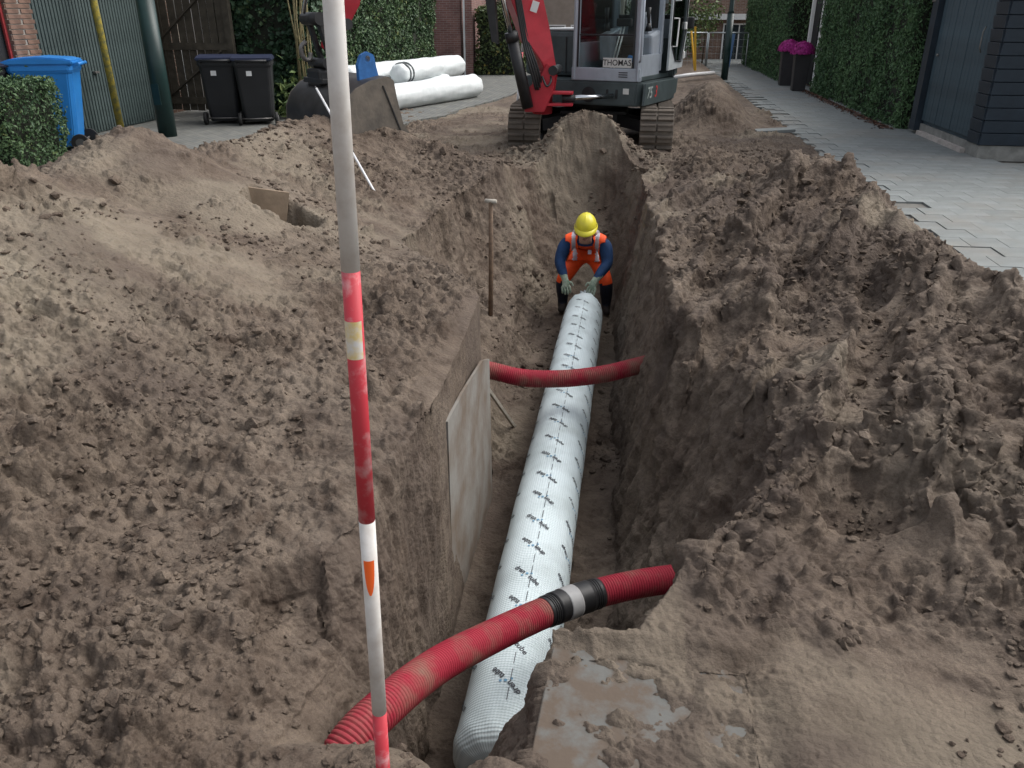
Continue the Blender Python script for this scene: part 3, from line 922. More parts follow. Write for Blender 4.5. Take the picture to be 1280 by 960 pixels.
# ---------------------------------------------------------------- pavements
def tile_material(name, col, var):
    m = mat(name, col, 0.85, var=var, vscale=3.0, bump=0.25, bscale=90, coords='Object')
    N, L = m.node_tree.nodes, m.node_tree.links
    p = N['Principled BSDF']
    src = p.inputs['Base Color'].links[0].from_socket
    g = N.new('ShaderNodeNewGeometry')
    big = N.new('ShaderNodeTexNoise'); big.inputs['Scale'].default_value = 0.9; big.inputs['Detail'].default_value = 6; big.inputs['Roughness'].default_value = 0.65
    L.new(g.outputs['Position'], big.inputs['Vector'])
    cr = N.new('ShaderNodeValToRGB')
    cr.color_ramp.elements[0].position = 0.48; cr.color_ramp.elements[0].color = (0, 0, 0, 1)
    cr.color_ramp.elements[1].position = 0.75; cr.color_ramp.elements[1].color = (0.6, 0.6, 0.6, 1)
    L.new(big.outputs['Fac'], cr.inputs[0])
    mx = N.new('ShaderNodeMix'); mx.data_type = 'RGBA'
    L.new(cr.outputs[0], mx.inputs[0]); L.new(src, mx.inputs[6]); mx.inputs[7].default_value = (0.21, 0.185, 0.155, 1)
    oi = N.new('ShaderNodeObjectInfo')
    mr = N.new('ShaderNodeMapRange'); mr.inputs[3].default_value = 0.93; mr.inputs[4].default_value = 1.06
    L.new(oi.outputs['Random'], mr.inputs[0])
    m2 = N.new('ShaderNodeVectorMath'); m2.operation = 'SCALE'
    L.new(mx.outputs[2], m2.inputs[0]); L.new(mr.outputs[0], m2.inputs['Scale'])
    L.new(m2.outputs[0], p.inputs['Base Color'])
    return m
TILE = tile_material('concrete_paving', (0.19, 0.205, 0.20), 0.12)
JOINT = mat('sandy_joint', (0.15, 0.145, 0.13), 0.95, var=0.2)
def right_pavement():
    mb = MB(); mb.prism([(2.66, -3), (16, -3), (16, 11.75), (4.75, 11.75), (4.75, 40), (2.66, 40)], -0.045, -0.022, 'xy')
    pav = mb.build('pavement', JOINT); tag(pav, kind='structure')
    w = 0.3
    me = MB(); me.box((0, 0, 0), (w - 0.002, w - 0.002, 0.05), None, 0.0015)
    t0 = me.build('tile', TILE); meT = t0.data; bpy.data.objects.remove(t0)
    spots = []
    j = 0
    y = -2.4
    rnd = random.Random(3)
    while y < 39.5:
        x = 2.56 + (0.15 if j % 2 else 0.0) + 0.15
        xmax = 6.6 if y < 11.55 else 4.75
        first = True
        while x < xmax:
            if not (first and rnd.random() < 0.10):
                spots.append((x, y))
            first = False
            x += w
        y += w; j += 1
    # inside the frame first, nearest first
    def vis(p):
        return (p[0] < 0.495 * p[1] + 0.4) and p[1] > 4.2
    spots.sort(key=lambda p: (not vis(p), p[1]))
    rest = MB()
    for k, (x, y) in enumerate(spots):
        dz = rnd.uniform(-0.0007, 0.0007); rz = rnd.uniform(-0.004, 0.004)
        edge = x < 2.9
        if edge: dz -= rnd.uniform(0, 0.012); rz *= 3
        if k < 300:
            o = obj_from_mesh('tile', meT, None, pav)
            o.location = (x, y, -0.025 + dz); o.rotation_euler = (rnd.uniform(-.003, .003), rnd.uniform(-.003, .003), rz)
        else:
            rest.box((x, y, -0.025 + dz), (w - 0.003, w - 0.003, 0.05))
    r = rest.build('tile_field', TILE, pav); tag(r, kind='stuff')
    # loose slabs on the edge
    for (x, y, z, sx, sy, rz, lab) in ((2.30, 14.2, 0.035, 0.62, 0.22, 8, 'loose pale concrete slab lying on the sand beside the pavement edge'),
                                       (2.52, 9.75, 0.03, 0.42, 0.16, -15, 'loose dark slab on the pavement edge behind the right sand heap')):
        mb = MB(); mb.box((0, 0, 0), (sx, sy, 0.05), None, 0.005)
        o = mb.build('paving_slab', TILE); o.location = (x, y, z); o.rotation_euler = (R(3), R(-3), R(rz))
        tag(o, lab, 'slab')
right_pavement()

LEFT_Z = 0.06
def brick_mat(name, c1, c2, mortar, sw, sh, scale=1.0, rough=0.9, axis='XZ', mort=0.02):
    m = bpy.data.materials.new(name); m.use_nodes = True
    N, L = m.node_tree.nodes, m.node_tree.links
    p = N['Principled BSDF']; p.inputs['Roughness'].default_value = rough
    tc = N.new('ShaderNodeTexCoord'); sp = N.new('ShaderNodeSeparateXYZ'); cb = N.new('ShaderNodeCombineXYZ')
    L.new(tc.outputs['Object'], sp.inputs[0])
    if axis == 'XZ':
        ad = N.new('ShaderNodeMath'); ad.operation = 'ADD'
        L.new(sp.outputs[0], ad.inputs[0]); L.new(sp.outputs[1], ad.inputs[1])
        L.new(ad.outputs[0], cb.inputs[0]); L.new(sp.outputs[2], cb.inputs[1])
    else:
        L.new(sp.outputs[1], cb.inputs[0]); L.new(sp.outputs[0], cb.inputs[1])
    b = N.new('ShaderNodeTexBrick')
    b.inputs['Color1'].default_value = (*c1, 1); b.inputs['Color2'].default_value = (*c2, 1); b.inputs['Mortar'].default_value = (*mortar, 1)
    b.inputs['Scale'].default_value = 1.0; b.inputs['Brick Width'].default_value = sw; b.inputs['Row Height'].default_value = sh
    b.inputs['Mortar Size'].default_value = mort * 0.5
    L.new(cb.outputs[0], b.inputs['Vector'])
    nz = N.new('ShaderNodeTexNoise'); nz.inputs['Scale'].default_value = 2.5; nz.inputs['Detail'].default_value = 8
    L.new(tc.outputs['Object'], nz.inputs['Vector'])
    mx = N.new('ShaderNodeMix'); mx.data_type = 'RGBA'; mx.blend_type = 'OVERLAY'; mx.inputs[0].default_value = 0.5
    L.new(b.outputs['Color'], mx.inputs[6]); L.new(nz.outputs['Fac'], mx.inputs[7])
    L.new(mx.outputs[2], p.inputs['Base Color'])
    bp = N.new('ShaderNodeBump'); bp.inputs['Strength'].default_value = 0.5; bp.inputs['Distance'].default_value = 0.01; bp.invert = True
    L.new(b.outputs['Fac'], bp.inputs['Height']); L.new(bp.outputs[0], p.inputs['Normal'])
    return m
DRIVE = brick_mat('grey_clinker_paving', (0.105, 0.110, 0.105), (0.145, 0.146, 0.132), (0.07, 0.066, 0.055), 0.2, 0.1, axis='XY', mort=0.012)
mb = MB()
edge = [(-4.55, 6.0), (-4.5, 10.5), (-4.3, 12.2), (-3.95, 13.4), (-3.85, 14.6), (-3.5, 15.4), (-3.45, 16.6), (-3.1, 18.4), (-2.9, 20), (-2.85, 24), (-2.9, 45)]
mb.prism([(-40, 6.0)] + edge + [(-40, 45)], -0.12, LEFT_Z, 'xy')
tag(mb.build('driveway', DRIVE, None, 0.0), kind='structure')

# ---------------------------------------------------------------- foliage
def leaf_material(name, dark, light, yellow=None):
    m = bpy.data.materials.new(name); m.use_nodes = True
    N, L = m.node_tree.nodes, m.node_tree.links
    p = N['Principled BSDF']; p.inputs['Roughness'].default_value = 0.55; p.inputs['Specular IOR Level'].default_value = 0.3
    a = N.new('ShaderNodeAttribute'); a.attribute_name = 'tint'
    cr = N.new('ShaderNodeValToRGB')
    cr.color_ramp.elements[0].color = (*dark, 1); cr.color_ramp.elements[1].color = (*light, 1)
    if yellow:
        cr.color_ramp.elements[1].position = 0.8
        e = cr.color_ramp.elements.new(1.0); e.color = (*yellow, 1)
    L.new(a.outputs['Fac'], cr.inputs[0]); L.new(cr.outputs[0], p.inputs['Base Color'])
    p.inputs['Subsurface Weight'].default_value = 0.0
    return m
THUJA = leaf_material('conifer_green', (0.038, 0.086, 0.038), (0.130, 0.225, 0.098))
PRIVET = leaf_material('privet_green', (0.026, 0.058, 0.026), (0.100, 0.165, 0.070), (0.16, 0.19, 0.06))
IVY = leaf_material('ivy_green', (0.014, 0.038, 0.020), (0.050, 0.098, 0.050), (0.10, 0.14, 0.06))
LIGHTG = leaf_material('light_garden_green', (0.05, 0.09, 0.03), (0.16, 0.22, 0.07), (0.34, 0.36, 0.12))
AUTUMN = leaf_material('turning_leaves', (0.03, 0.05, 0.02), (0.10, 0.13, 0.045), (0.26, 0.20, 0.05))
PINK = leaf_material('pink_petals', (0.25, 0.012, 0.13), (0.52, 0.04, 0.32))
DARKCORE = mat('light_blocking_core', (0.014, 0.017, 0.010), 0.95)  # near-black solid box added inside each hedge to block light
BARK = mat('bark', (0.09, 0.07, 0.05), 0.9, var=0.3, vscale=12, bump=0.5, bscale=25)
def leaf_mesh(name, pts, nrm, size, asp=0.55, droop=0.3, seed=1, spread=0.9, tint=None):
    g = np.random.default_rng(seed)
    n = len(pts)
    d = nrm + spread * g.normal(size=(n, 3)); d /= np.linalg.norm(d, axis=1, keepdims=True)
    a = g.normal(size=(n, 3)); a[:, 2] -= droop
    a -= d * np.sum(a * d, axis=1, keepdims=True); a /= np.maximum(np.linalg.norm(a, axis=1, keepdims=True), 1e-6)
    b = np.cross(d, a)
    L = size * g.uniform(0.6, 1.35, (n, 1)); W = L * asp
    p0 = pts - a * L * 0.5; p2 = pts + a * L * 0.5
    p1 = pts + b * W * 0.5 + d * L * 0.08; p3 = pts - b * W * 0.5 + d * L * 0.08
    V = np.stack([p0, p1, p2, p3], 1).reshape(-1, 3)
    F = np.arange(4 * n).reshape(-1, 4)
    me = np_mesh(name, V, F, False)
    if tint is None: tint = g.beta(1.6, 2.2, n)
    t = np.repeat(tint.astype(np.float32), 4)
    ca_ = me.color_attributes.new('tint', 'FLOAT_COLOR', 'POINT')
    ca_.data.foreach_set('color', np.stack([t, t, t, np.ones_like(t)], 1).ravel())
    return me
def box_points(n, lo, hi, seed, jit=0.05, bulge=0.06, faces='xXyYZ'):
    g = np.random.default_rng(seed)
    lo, hi = np.array(lo), np.array(hi)
    s = hi - lo
    defs = {'x': (0, 0), 'X': (0, 1), 'y': (1, 0), 'Y': (1, 1), 'Z': (2, 1)}
    areas = [s[(defs[f][0] + 1) % 3] * s[(defs[f][0] + 2) % 3] for f in faces]
    tot = sum(areas)
    PP, NN = [], []
    for f, ar in zip(faces, areas):
        k = int(n * ar / tot)
        p = lo + g.random((k, 3)) * s
        ax, side = defs[f]
        nr = np.zeros((k, 3)); nr[:, ax] = 1 if side else -1
        p[:, ax] = hi[ax] if side else lo[ax]
        u, v = p[:, (ax + 1) % 3], p[:, (ax + 2) % 3]
        off = bulge * fbm(u * 1.7 + ax * 9, v * 1.7, oct=3, seed=seed) + jit * fbm(u * 9, v * 9, oct=2, seed=seed + 1) - np.abs(g.normal(size=k)) * jit * 0.8
        off = off + (g.random(k) < 0.03) * g.random(k) * 0.13
        # round the edges off
        for a2 in ((ax + 1) % 3, (ax + 2) % 3):
            e = np.minimum(p[:, a2] - lo[a2], hi[a2] - p[:, a2])
            if a2 == 2: e = hi[2] - p[:, 2]
            off = off - 0.10 * np.clip(1 - e / 0.14, 0, 1) ** 2
        p[:, ax] += off * (1 if side else -1)
        PP.append(p); NN.append(nr)
    return np.concatenate(PP), np.concatenate(NN)
def hedge(name, label, lo, hi, n, size, m, seed, asp=0.5, droop=0.3, group=None, faces='xXyYZ', rot=0.0, jit=0.05, bulge=0.06, cat='hedge', spread=0.9):
    c = ((lo[0] + hi[0]) / 2, (lo[1] + hi[1]) / 2, lo[2])
    l2 = (lo[0] - c[0], lo[1] - c[1], 0); h2 = (hi[0] - c[0], hi[1] - c[1], hi[2] - lo[2])
    root = thing(name, label, cat, c, group, world_parts=False)
    root.rotation_euler = (0, 0, rot)
    P_, N_ = box_points(n, l2, h2, seed, jit, bulge, faces)
    g = np.random.default_rng(seed + 50)
    clump = fbm(P_[:, 0] * 2.3, P_[:, 1] * 2.3, P_[:, 2] * 2.3, oct=3, seed=seed + 2)
    tint = np.clip(0.42 + 0.55 * clump + 0.22 * g.normal(size=len(P_)), 0, 1)
    me = leaf_mesh('foliage', P_, N_, size, asp, droop, seed, spread, tint)
    o = obj_from_mesh('foliage', me, m, root); o['kind'] = 'stuff'
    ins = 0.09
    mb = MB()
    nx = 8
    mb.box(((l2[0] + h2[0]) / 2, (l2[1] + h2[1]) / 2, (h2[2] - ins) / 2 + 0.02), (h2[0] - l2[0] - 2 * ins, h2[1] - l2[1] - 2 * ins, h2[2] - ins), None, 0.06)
    mb.build('light_blocking_core', DARKCORE, root)
    mb = MB()
    ln = max(h2[0] - l2[0], h2[1] - l2[1])
    k = max(2, int(ln / 0.6))
    alongx = (h2[0] - l2[0]) > (h2[1] - l2[1])
    for i in range(k):
        t = -ln / 2 + ln * (i + 0.5) / k
        x, y = (t, 0) if alongx else (0, t)
        mb.tube([(x, y, -0.03), (x + 0.03, y, 0.4), (x, y + 0.02, h2[2] * 0.8)], [0.04, 0.03, 0.012], 7)
    o = mb.build('stems', BARK, root); o['kind'] = 'stuff'
    return root
# right side of the street
hedge('conifer_hedge', 'tall clipped conifer hedge between the dark blue barn and the pink flower planters', (4.42, 15.0, -0.02), (5.6, 22.6, 2.75), 46000, 0.075, THUJA, 301, 0.36, 1.6, faces='xyYZ', jit=0.07, bulge=0.12)
hedge('conifer_hedge', 'long conifer hedge at the far end of the right pavement beyond the planters', (4.10, 25.4, -0.02), (5.3, 35.5, 2.45), 26000, 0.085, THUJA, 311, 0.36, 1.6, faces='xyYZ', jit=0.07, bulge=0.10)
# left side
hedge('privet_hedge', 'low rounded green hedge in front of the blue bin at the left edge', (-8.05, 8.35, 0.0), (-6.85, 9.35, 1.10), 15000, 0.042, PRIVET, 321, 0.55, 0.2, jit=0.05, bulge=0.14)
hedge('ivy_hedge', 'dark ivy covered hedge behind the two black bins', (-7.75, 14.95, 0.05), (-5.95, 15.9, 3.0), 16000, 0.085, IVY, 331, 0.85, 0.9, faces='XyZ', jit=0.10, bulge=0.16)
hedge('privet_hedge', 'long clipped green hedge behind the white rolls, left of the brick house', (-7.6, 17.3, 0.05), (-6.35, 25.6, 2.42), 34000, 0.075, PRIVET, 341, 0.6, 0.5, faces='XyZ', rot=R(-5), jit=0.06, bulge=0.12)
hedge('garden_hedge', 'squarish yellowing hedge beside the brick house left of the excavator boom', (-5.0, 26.6, 0.05), (-3.7, 29.5, 2.0), 9000, 0.10, AUTUMN, 351, 0.6, 0.5, faces='xXyZ', jit=0.10, bulge=0.2)

# ---------------------------------------------------------------- buildings
BRICK = brick_mat('brown_brick', (0.15, 0.085, 0.06), (0.21, 0.13, 0.095), (0.30, 0.28, 0.25), 0.22, 0.0625, mort=0.012)
BRICK_RED = brick_mat('red_brown_brick', (0.16, 0.075, 0.065), (0.21, 0.105, 0.09), (0.25, 0.21, 0.19), 0.22, 0.0625, mort=0.012)
WHITE_PAINT = mat('white_paint', (0.72, 0.73, 0.72), 0.5, var=0.05, vscale=5)
GLASS_DARK = mat('dark_window_glass', (0.03, 0.04, 0.045), 0.08, spec=0.6)
ROOF = mat('roof_tiles', (0.12, 0.07, 0.055), 0.85, var=0.3, vscale=3)
BARN_BLUE = mat('dark_blue_boards', (0.016, 0.026, 0.038), 0.5, var=0.25, vscale=2.0, bump=0.15, bscale=25)
BARN_DOOR = mat('faded_blue_door', (0.040, 0.068, 0.086), 0.55, var=0.3, vscale=2.5, bump=0.15, bscale=40)
CONCRETE = mat('concrete', (0.21, 0.21, 0.195), 0.9, var=0.22, vscale=6, bump=0.2, bscale=30)
GARAGE = mat('grey_green_door', (0.055, 0.078, 0.076), 0.6, var=0.18, vscale=2.0)
GATE = mat('grey_brown_gate', (0.062, 0.054, 0.040), 0.85, var=0.35, vscale=6, bump=0.3, bscale=30)
DARK = mat('dark_interior', (0.012, 0.013, 0.014), 0.8)

def barn():
    root = thing('barn', 'dark blue timber barn with vertical board door at the right edge of the pavement', 'barn', (4.6, 11.9, 0))
    bx, by = 4.62, 11.95
    H = 3.6
    mb = MB(); mb.box((bx + 3.0, by + 1.7, H / 2 + 0.1), (5.9, 3.2, H)); mb.build('wall', BARN_BLUE, root)
    mb = MB(); mb.box((bx + 3.02, by + 1.68, 0.06), (6.02, 3.34, 0.20)); mb.build('plinth', CONCRETE, root)
    # boards on the end that faces the camera
    me = MB(); me.box((3.02, 0, 0), (6.04, 0.035, 0.150), Matrix.Rotation(R(6), 3, 'X'), 0.004)
    t = me.build('board', BARN_BLUE); m_end = t.data; bpy.data.objects.remove(t)
    me = MB(); me.box((0, 0.20, 0), (0.035, 0.40, 0.150), Matrix.Rotation(R(-6), 3, 'Y'), 0.004)
    t = me.build('board', BARN_BLUE); m_side = t.data; bpy.data.objects.remove(t)
    zz = 0.245
    while zz < H:
        o = obj_from_mesh('board', m_end, None, root); o.matrix_parent_inverse = Matrix.Identity(4); o.location = (bx - 4.6, by - 0.005 - 11.9, zz)
        o = obj_from_mesh('board', m_side, None, root); o.matrix_parent_inverse = Matrix.Identity(4); o.location = (bx + 0.0 - 4.6, by + 0.012 - 11.9, zz)
        zz += 0.160
    # door of vertical boards along the street
    me = MB(); me.box((0, 0, H / 2 - 0.1), (0.04, 0.125, H - 0.35), None, 0.006)
    t = me.build('door_board', BARN_DOOR); m_b = t.data; bpy.data.objects.remove(t)
    mb = MB(); mb.box((bx + 0.055, 13.40, H / 2), (0.02, 2.06, H - 0.25)); door = mb.build('door', BARN_DOOR, root)
    y = 12.43
    rnd = random.Random(5)
    while y < 14.40:
        o = obj_from_mesh('door_board', m_b, None, door); o.location = (bx + 0.022 + rnd.uniform(-.004, .004), y + 0.0, 0.14)
        y += 0.130
    mb = MB(); mb.tube([(bx - 0.03, 12.52, 1.30), (bx - 0.055, 12.52, 1.36), (bx - 0.055, 12.52, 1.56), (bx - 0.03, 12.52, 1.62)], 0.010, 8); mb.build('door_handle', STEEL, door)
    mb = MB(); mb.tube([(bx + 0.01, 14.25, 1.2), (bx - 0.03, 14.25, 1.2)], 0.02, 10); mb.build('door_knob', STEEL, door)
    mb = MB(); mb.box((bx + 0.0, 14.60, H / 2 + 0.05), (0.16, 0.26, H)); mb.build('door_post', BARN_BLUE, root)
    mb = MB(); mb.box((bx - 0.005, 13.40, 0.03), (0.10, 2.0, 0.06)); mb.build('threshold', mat('pale_sill', (0.42, 0.38, 0.35), 0.8, var=0.2), root)
    mb = MB(); mb.prism([(by - 0.3, H + 0.1), (by + 3.6, H + 0.1), (by + 1.7, H + 1.9)], bx - 0.3, bx + 6.2, 'yz'); mb.build('roof', ROOF, root)
    mb = MB(); mb.bar((bx - 0.10, 14.68, 2.05), (bx - 0.02, 14.68, 2.05), 0.12, 0.20, bev=0.01); mb.build('wall_lamp', STEEL, root)
barn()

def window(root, x0, x1, z0, z1, y, facing=-1, bars=(), t=0.06, mname='window'):
    """a window in a wall that faces -Y"""
    f = MB()
    d = 0.05
    f.box(((x0 + x1) / 2, y - d / 2, z0 + t / 2), (x1 - x0, d, t)); f.box(((x0 + x1) / 2, y - d / 2, z1 - t / 2), (x1 - x0, d, t))
    f.box((x0 + t / 2, y - d / 2, (z0 + z1) / 2), (t, d, z1 - z0 - 2 * t)); f.box((x1 - t / 2, y - d / 2, (z0 + z1) / 2), (t, d, z1 - z0 - 2 * t))
    for b in bars:
        if b > 0: f.box((x0 + (x1 - x0) * b, y - d / 2, (z0 + z1) / 2), (t * 0.8, d * 0.9, z1 - z0 - 2 * t))
        else: f.box(((x0 + x1) / 2, y - d / 2, z0 - (z1 - z0) * b), (x1 - x0 - 2 * t, d * 0.85, t * 0.8))
    w = f.build(mname, WHITE_PAINT, root)
    g = MB(); g.box(((x0 + x1) / 2, y - 0.012, (z0 + z1) / 2), (x1 - x0 - 2 * t + 0.02, 0.012, z1 - z0 - 2 * t + 0.02)); g.build('pane', GLASS_DARK, w)
    return w

def far_house():
    root = thing('brick_house', 'brick house with white canopy band at the far end of the street', 'house', (4.0, 40.3, 0))
    mb = MB(); mb.box((5.5, 44, 3.0), (11.6, 7.0, 6.2)); mb.build('wall', BRICK, root)
    mb = MB(); mb.prism([(40.0, 6.1), (48.0, 6.1), (44, 9.2)], -0.7, 11.7, 'yz'); mb.build('roof', ROOF, root)
    mb = MB(); mb.box((3.9, 40.32, 1.72), (6.0, 0.36, 0.24)); mb.build('canopy', WHITE_PAINT, root)
    window(root, 3.72, 5.15, -0.1, 1.45, 40.5, bars=(0.5,))
    window(root, 0.6, 2.2, 0.0, 1.45, 40.5, bars=(0.5,))
    window(root, 1.2, 2.8, 2.75, 4.2, 40.5, bars=(0.5,)); window(root, 4.6, 6.2, 2.75, 4.2, 40.5, bars=(0.5,))
    mb = MB(); mb.tube([(-0.12, 40.42, -0.1), (-0.12, 40.42, 6.0)], 0.06, 10); mb.build('drainpipe', mat('grey_drainpipe', (0.35, 0.36, 0.36), 0.5), root)
    root2 = thing('row_house', 'grey brown house with white framed windows behind the excavator cab', 'house', (-6, 36, 0))
    WALLG = mat('grey_brown_render', (0.30, 0.26, 0.22), 0.9, var=0.12, vscale=3)
    mb = MB(); mb.box((-5.9, 40, 3.0), (10.4, 7.0, 6.2)); mb.build('wall', WALLG, root2)
    mb = MB(); mb.prism([(36.0, 6.1), (44.0, 6.1), (40, 9.0)], -11.2, -0.6, 'yz'); mb.build('roof', ROOF, root2)
    window(root2, -4.75, -3.05, 0.50, 1.42, 36.5, bars=(0.28,)); window(root2, -2.85, -1.2, 0.50, 1.42, 36.5, bars=(0.5,))
    window(root2, -7.4, -5.6, 0.4, 1.5, 36.5, bars=(0.5,))
    window(root2, -4.6, -2.8, 3.0, 4.5, 36.5, bars=(0.5,)); window(root2, -8.6, -6.8, 3.0, 4.5, 36.5, bars=(0.5,))
    mb = MB(); mb.box((-1.6, 36.3, 0.2), (3.0, 0.18, 0.7)); mb.build('low_wall', WHITE_PAINT, root2)
far_house()

def brick_gable():
    root = thing('brick_house', 'red brown brick house corner with a white downpipe behind the white rolls', 'house', (-6, 26.4, 0.05))
    mb = MB(); mb.box((-9.2, 30.2, 2.9), (7.4, 7.2, 5.8)); mb.build('wall', BRICK_RED, root)
    mb = MB(); mb.prism([(-13.2, 5.75), (-5.2, 5.75), (-9.2, 9.0)], 26.3, 34.0, 'xz'); mb.build('roof', ROOF, root)
    mb = MB(); mb.box((-5.33, 26.58, 1.5), (0.14, 0.09, 3.2), None, 0.02); mb.build('downpipe', WHITE_PAINT, root)
    mb = MB(); mb.box((-5.22, 26.76, 2.9), (0.22, 0.5, 5.8)); mb.build('pillar', BRICK_RED, root)
    mb = MB(); mb.box((-5.78, 26.57, 2.85), (0.7, 0.06, 0.14)); mb.build('lintel', CONCRETE, root)
brick_gable()

def garage():
    gx = -8.5
    root = thing('garage', 'brick garage with a grey green ribbed door at the left edge of the street', 'garage', (gx - 0.2, 12.0, 0.05))
    # brick body
    mb = MB(); mb.box((gx - 3.2, 12.2, 1.7), (6.0, 6.6, 3.4)); mb.build('wall', BRICK, root)
    mb = MB(); mb.box((gx - 3.1, 12.2, 3.48), (6.6, 7.0, 0.16)); mb.build('roof', DARK, root)
    # piers
    pier_rows = []
    for (y0, y1, dx) in ((10.62, 11.12, 0.10), (13.98, 14.30, 0.08)):
        # individual bricks of the piers that stand proud
        mb = MB(); mb.box((gx - 0.07 + dx / 2, (y0 + y1) / 2, 1.65), (0.24 + dx, y1 - y0, 3.3)); pier_rows.append(mb.build('pier', mat('mortar', (0.26, 0.24, 0.21), 0.95), root))
        bw = (y1 - y0 - 0.012) / 2
        mbk = MB(); mbk.box((0, 0, 0), (0.02, bw - 0.012, 0.052), None, 0.003); t = mbk.build('brick', BRICKM); me = t.data; bpy.data.objects.remove(t)
        mbk = MB(); mbk.box((0, 0, 0), (0.24, 0.02, 0.052), None, 0.003); t = mbk.build('brick', BRICKM); me2 = t.data; bpy.data.objects.remove(t)
        z = 0.08; r = 0
        while z < 2.75:
            for k in range(2):
                o = obj_from_mesh('brick', me, None, pier_rows[-1])
                o.location = (gx + 0.05 + dx + 0.002, y0 + 0.012 + bw * (k + 0.5) + (0.03 if r % 2 else -0.01) * (1 if k else -0.2), z)
            o = obj_from_mesh('brick', me2, None, pier_rows[-1]); o.location = (gx + 0.045 + (0.02 if r % 2 else 0), y0 - 0.003, z)
            z += 0.0640; r += 1
    # ribbed door, each rib a part
    mb = MB(); mb.box((gx + 0.055, 12.56, 1.32), (0.03, 2.82, 2.5)); door = mb.build('door', GARAGE, root)
    me = MB(); me.box((0, 0, 0), (0.022, 0.052, 2.46), None, 0.006); t = me.build('door_rib', GARAGE); mr_ = t.data; bpy.data.objects.remove(t)
    y = 11.20
    while y < 13.95:
        o = obj_from_mesh('door_rib', mr_, None, door); o.location = (gx + 0.078, y, 1.32); y += 0.075
    mb = MB(); mb.bar((gx + 0.09, 12.35, 0.95), (gx + 0.14, 12.35, 0.95), 0.10, 0.03); mb.build('door_handle', STEEL, door)
    mb = MB(); mb.box((gx + 0.04, 9.8, 1.3), (0.06, 1.55, 2.6)); mb.build('dark_door', DARK, root)
    mb = MB(); mb.box((gx + 0.11, 10.59, 1.35), (0.03, 0.05, 2.6)); mb.build('red_trim', mat('red_trim', (0.28, 0.03, 0.03), 0.6), root)
BRICKM = mat('single_brick', (0.15, 0.09, 0.065), 0.9, var=0.35, vscale=5)
garage()

def gate():
    y = 14.75
    root = thing('wooden_gate', 'weathered wooden board gate with diagonal brace behind the green post', 'gate', (-8.0, y, 0.05))
    me = MB(); me.box((0, 0, 0), (0.135, 0.02, 2.65)); t = me.build('board', GATE); mbd = t.data; bpy.data.objects.remove(t)
    x = -8.62; rnd = random.Random(2)
    while x < -7.35:
        o = obj_from_mesh('board', mbd, None, root); o.matrix_parent_inverse = Matrix.Identity(4)
        o.location = (x + 8.0, rnd.uniform(-.004, .004), 1.42 + rnd.uniform(-.015, .015)); x += 0.152 + rnd.uniform(-0.004, 0.004)
    for zz in (0.32, 1.25, 2.4):
        mb = MB(); mb.box((-8.0, y - 0.025, zz), (1.32, 0.028, 0.12)); mb.build('rail', GATE, root)
    mb = MB(); mb.bar((-8.55, y - 0.028, 0.42), (-7.45, y - 0.028, 1.18), 0.03, 0.10, up=(0, -1, 0)); mb.build('brace', GATE, root)
    mb = MB(); mb.bar((-8.55, y - 0.028, 1.40), (-7.45, y - 0.028, 2.3), 0.03, 0.10, up=(0, -1, 0)); mb.build('brace', GATE, root)
    for px in (-8.72, -7.28):
        mb = MB(); mb.box((px, y + 0.02, 1.45), (0.12, 0.12, 2.9)); mb.build('post', GATE, root)
gate()

# bright space behind the gate shows between boards: a pale garden wall
mb = MB(); mb.box((-8.2, 17.2, 1.2), (2.6, 0.15, 2.4)); tag(mb.build('garden_wall', WHITE_PAINT), 'pale garden wall seen through the gaps of the wooden gate', 'wall')

# ---------------------------------------------------------------- excavator
EX_RED = mat('excavator_red', (0.40, 0.022, 0.035), 0.38, var=0.18, vscale=3, bump=0.03, bscale=40)
EX_GREY = mat('excavator_dark_grey', (0.050, 0.066, 0.068), 0.45, var=0.2, vscale=4, bump=0.03)
EX_SILVER = mat('cab_silver', (0.34, 0.375, 0.42), 0.38, 0.25, var=0.10, vscale=4)
EX_BLACK = mat('black_steel', (0.018, 0.018, 0.019), 0.5, var=0.3, vscale=6)
RUBBER = mat('dusty_rubber', (0.095, 0.080, 0.066), 0.9, col2=(0.145, 0.120, 0.096), vscale=5, bump=0.3, bscale=30)
CHROME = mat('chrome_rod', (0.62, 0.63, 0.64), 0.16, 1.0)
BUCKET = mat('bucket_steel', (0.10, 0.088, 0.075), 0.6, 0.25, col2=(0.17, 0.145, 0.118), vscale=4, bump=0.2, bscale=25)
BUCKET_DARK = mat('bucket_shell_dark', (0.040, 0.038, 0.037), 0.5, 0.4, var=0.3, vscale=5)  # shell darker than the side plates: shadow and wet put into its colour
COUPLER_BLUE = mat('coupler_blue', (0.025, 0.12, 0.33), 0.45, var=0.2, vscale=10)
def glass_material():
    m = bpy.data.materials.new('cab_glass'); m.use_nodes = True
    N, L = m.node_tree.nodes, m.node_tree.links
    N.clear()
    o = N.new('ShaderNodeOutputMaterial'); t = N.new('ShaderNodeBsdfTransparent'); g = N.new('ShaderNodeBsdfGlossy'); mx = N.new('ShaderNodeMixShader'); fr = N.new('ShaderNodeFresnel')
    t.inputs[0].default_value = (0.80, 0.86, 0.86, 1); g.inputs['Roughness'].default_value = 0.03; fr.inputs[0].default_value = 1.45
    L.new(fr.outputs[0], mx.inputs[0]); L.new(t.outputs[0], mx.inputs[1]); L.new(g.outputs[0], mx.inputs[2]); L.new(mx.outputs[0], o.inputs[0])
    return m
CAB_GLASS = glass_material()
PLATE_WHITE = mat('name_plate', (0.55, 0.55, 0.52), 0.6)
LETTER = mat('letter_black', (0.02, 0.02, 0.02), 0.6)
STICKER = mat('sticker_white', (0.7, 0.7, 0.68), 0.5)

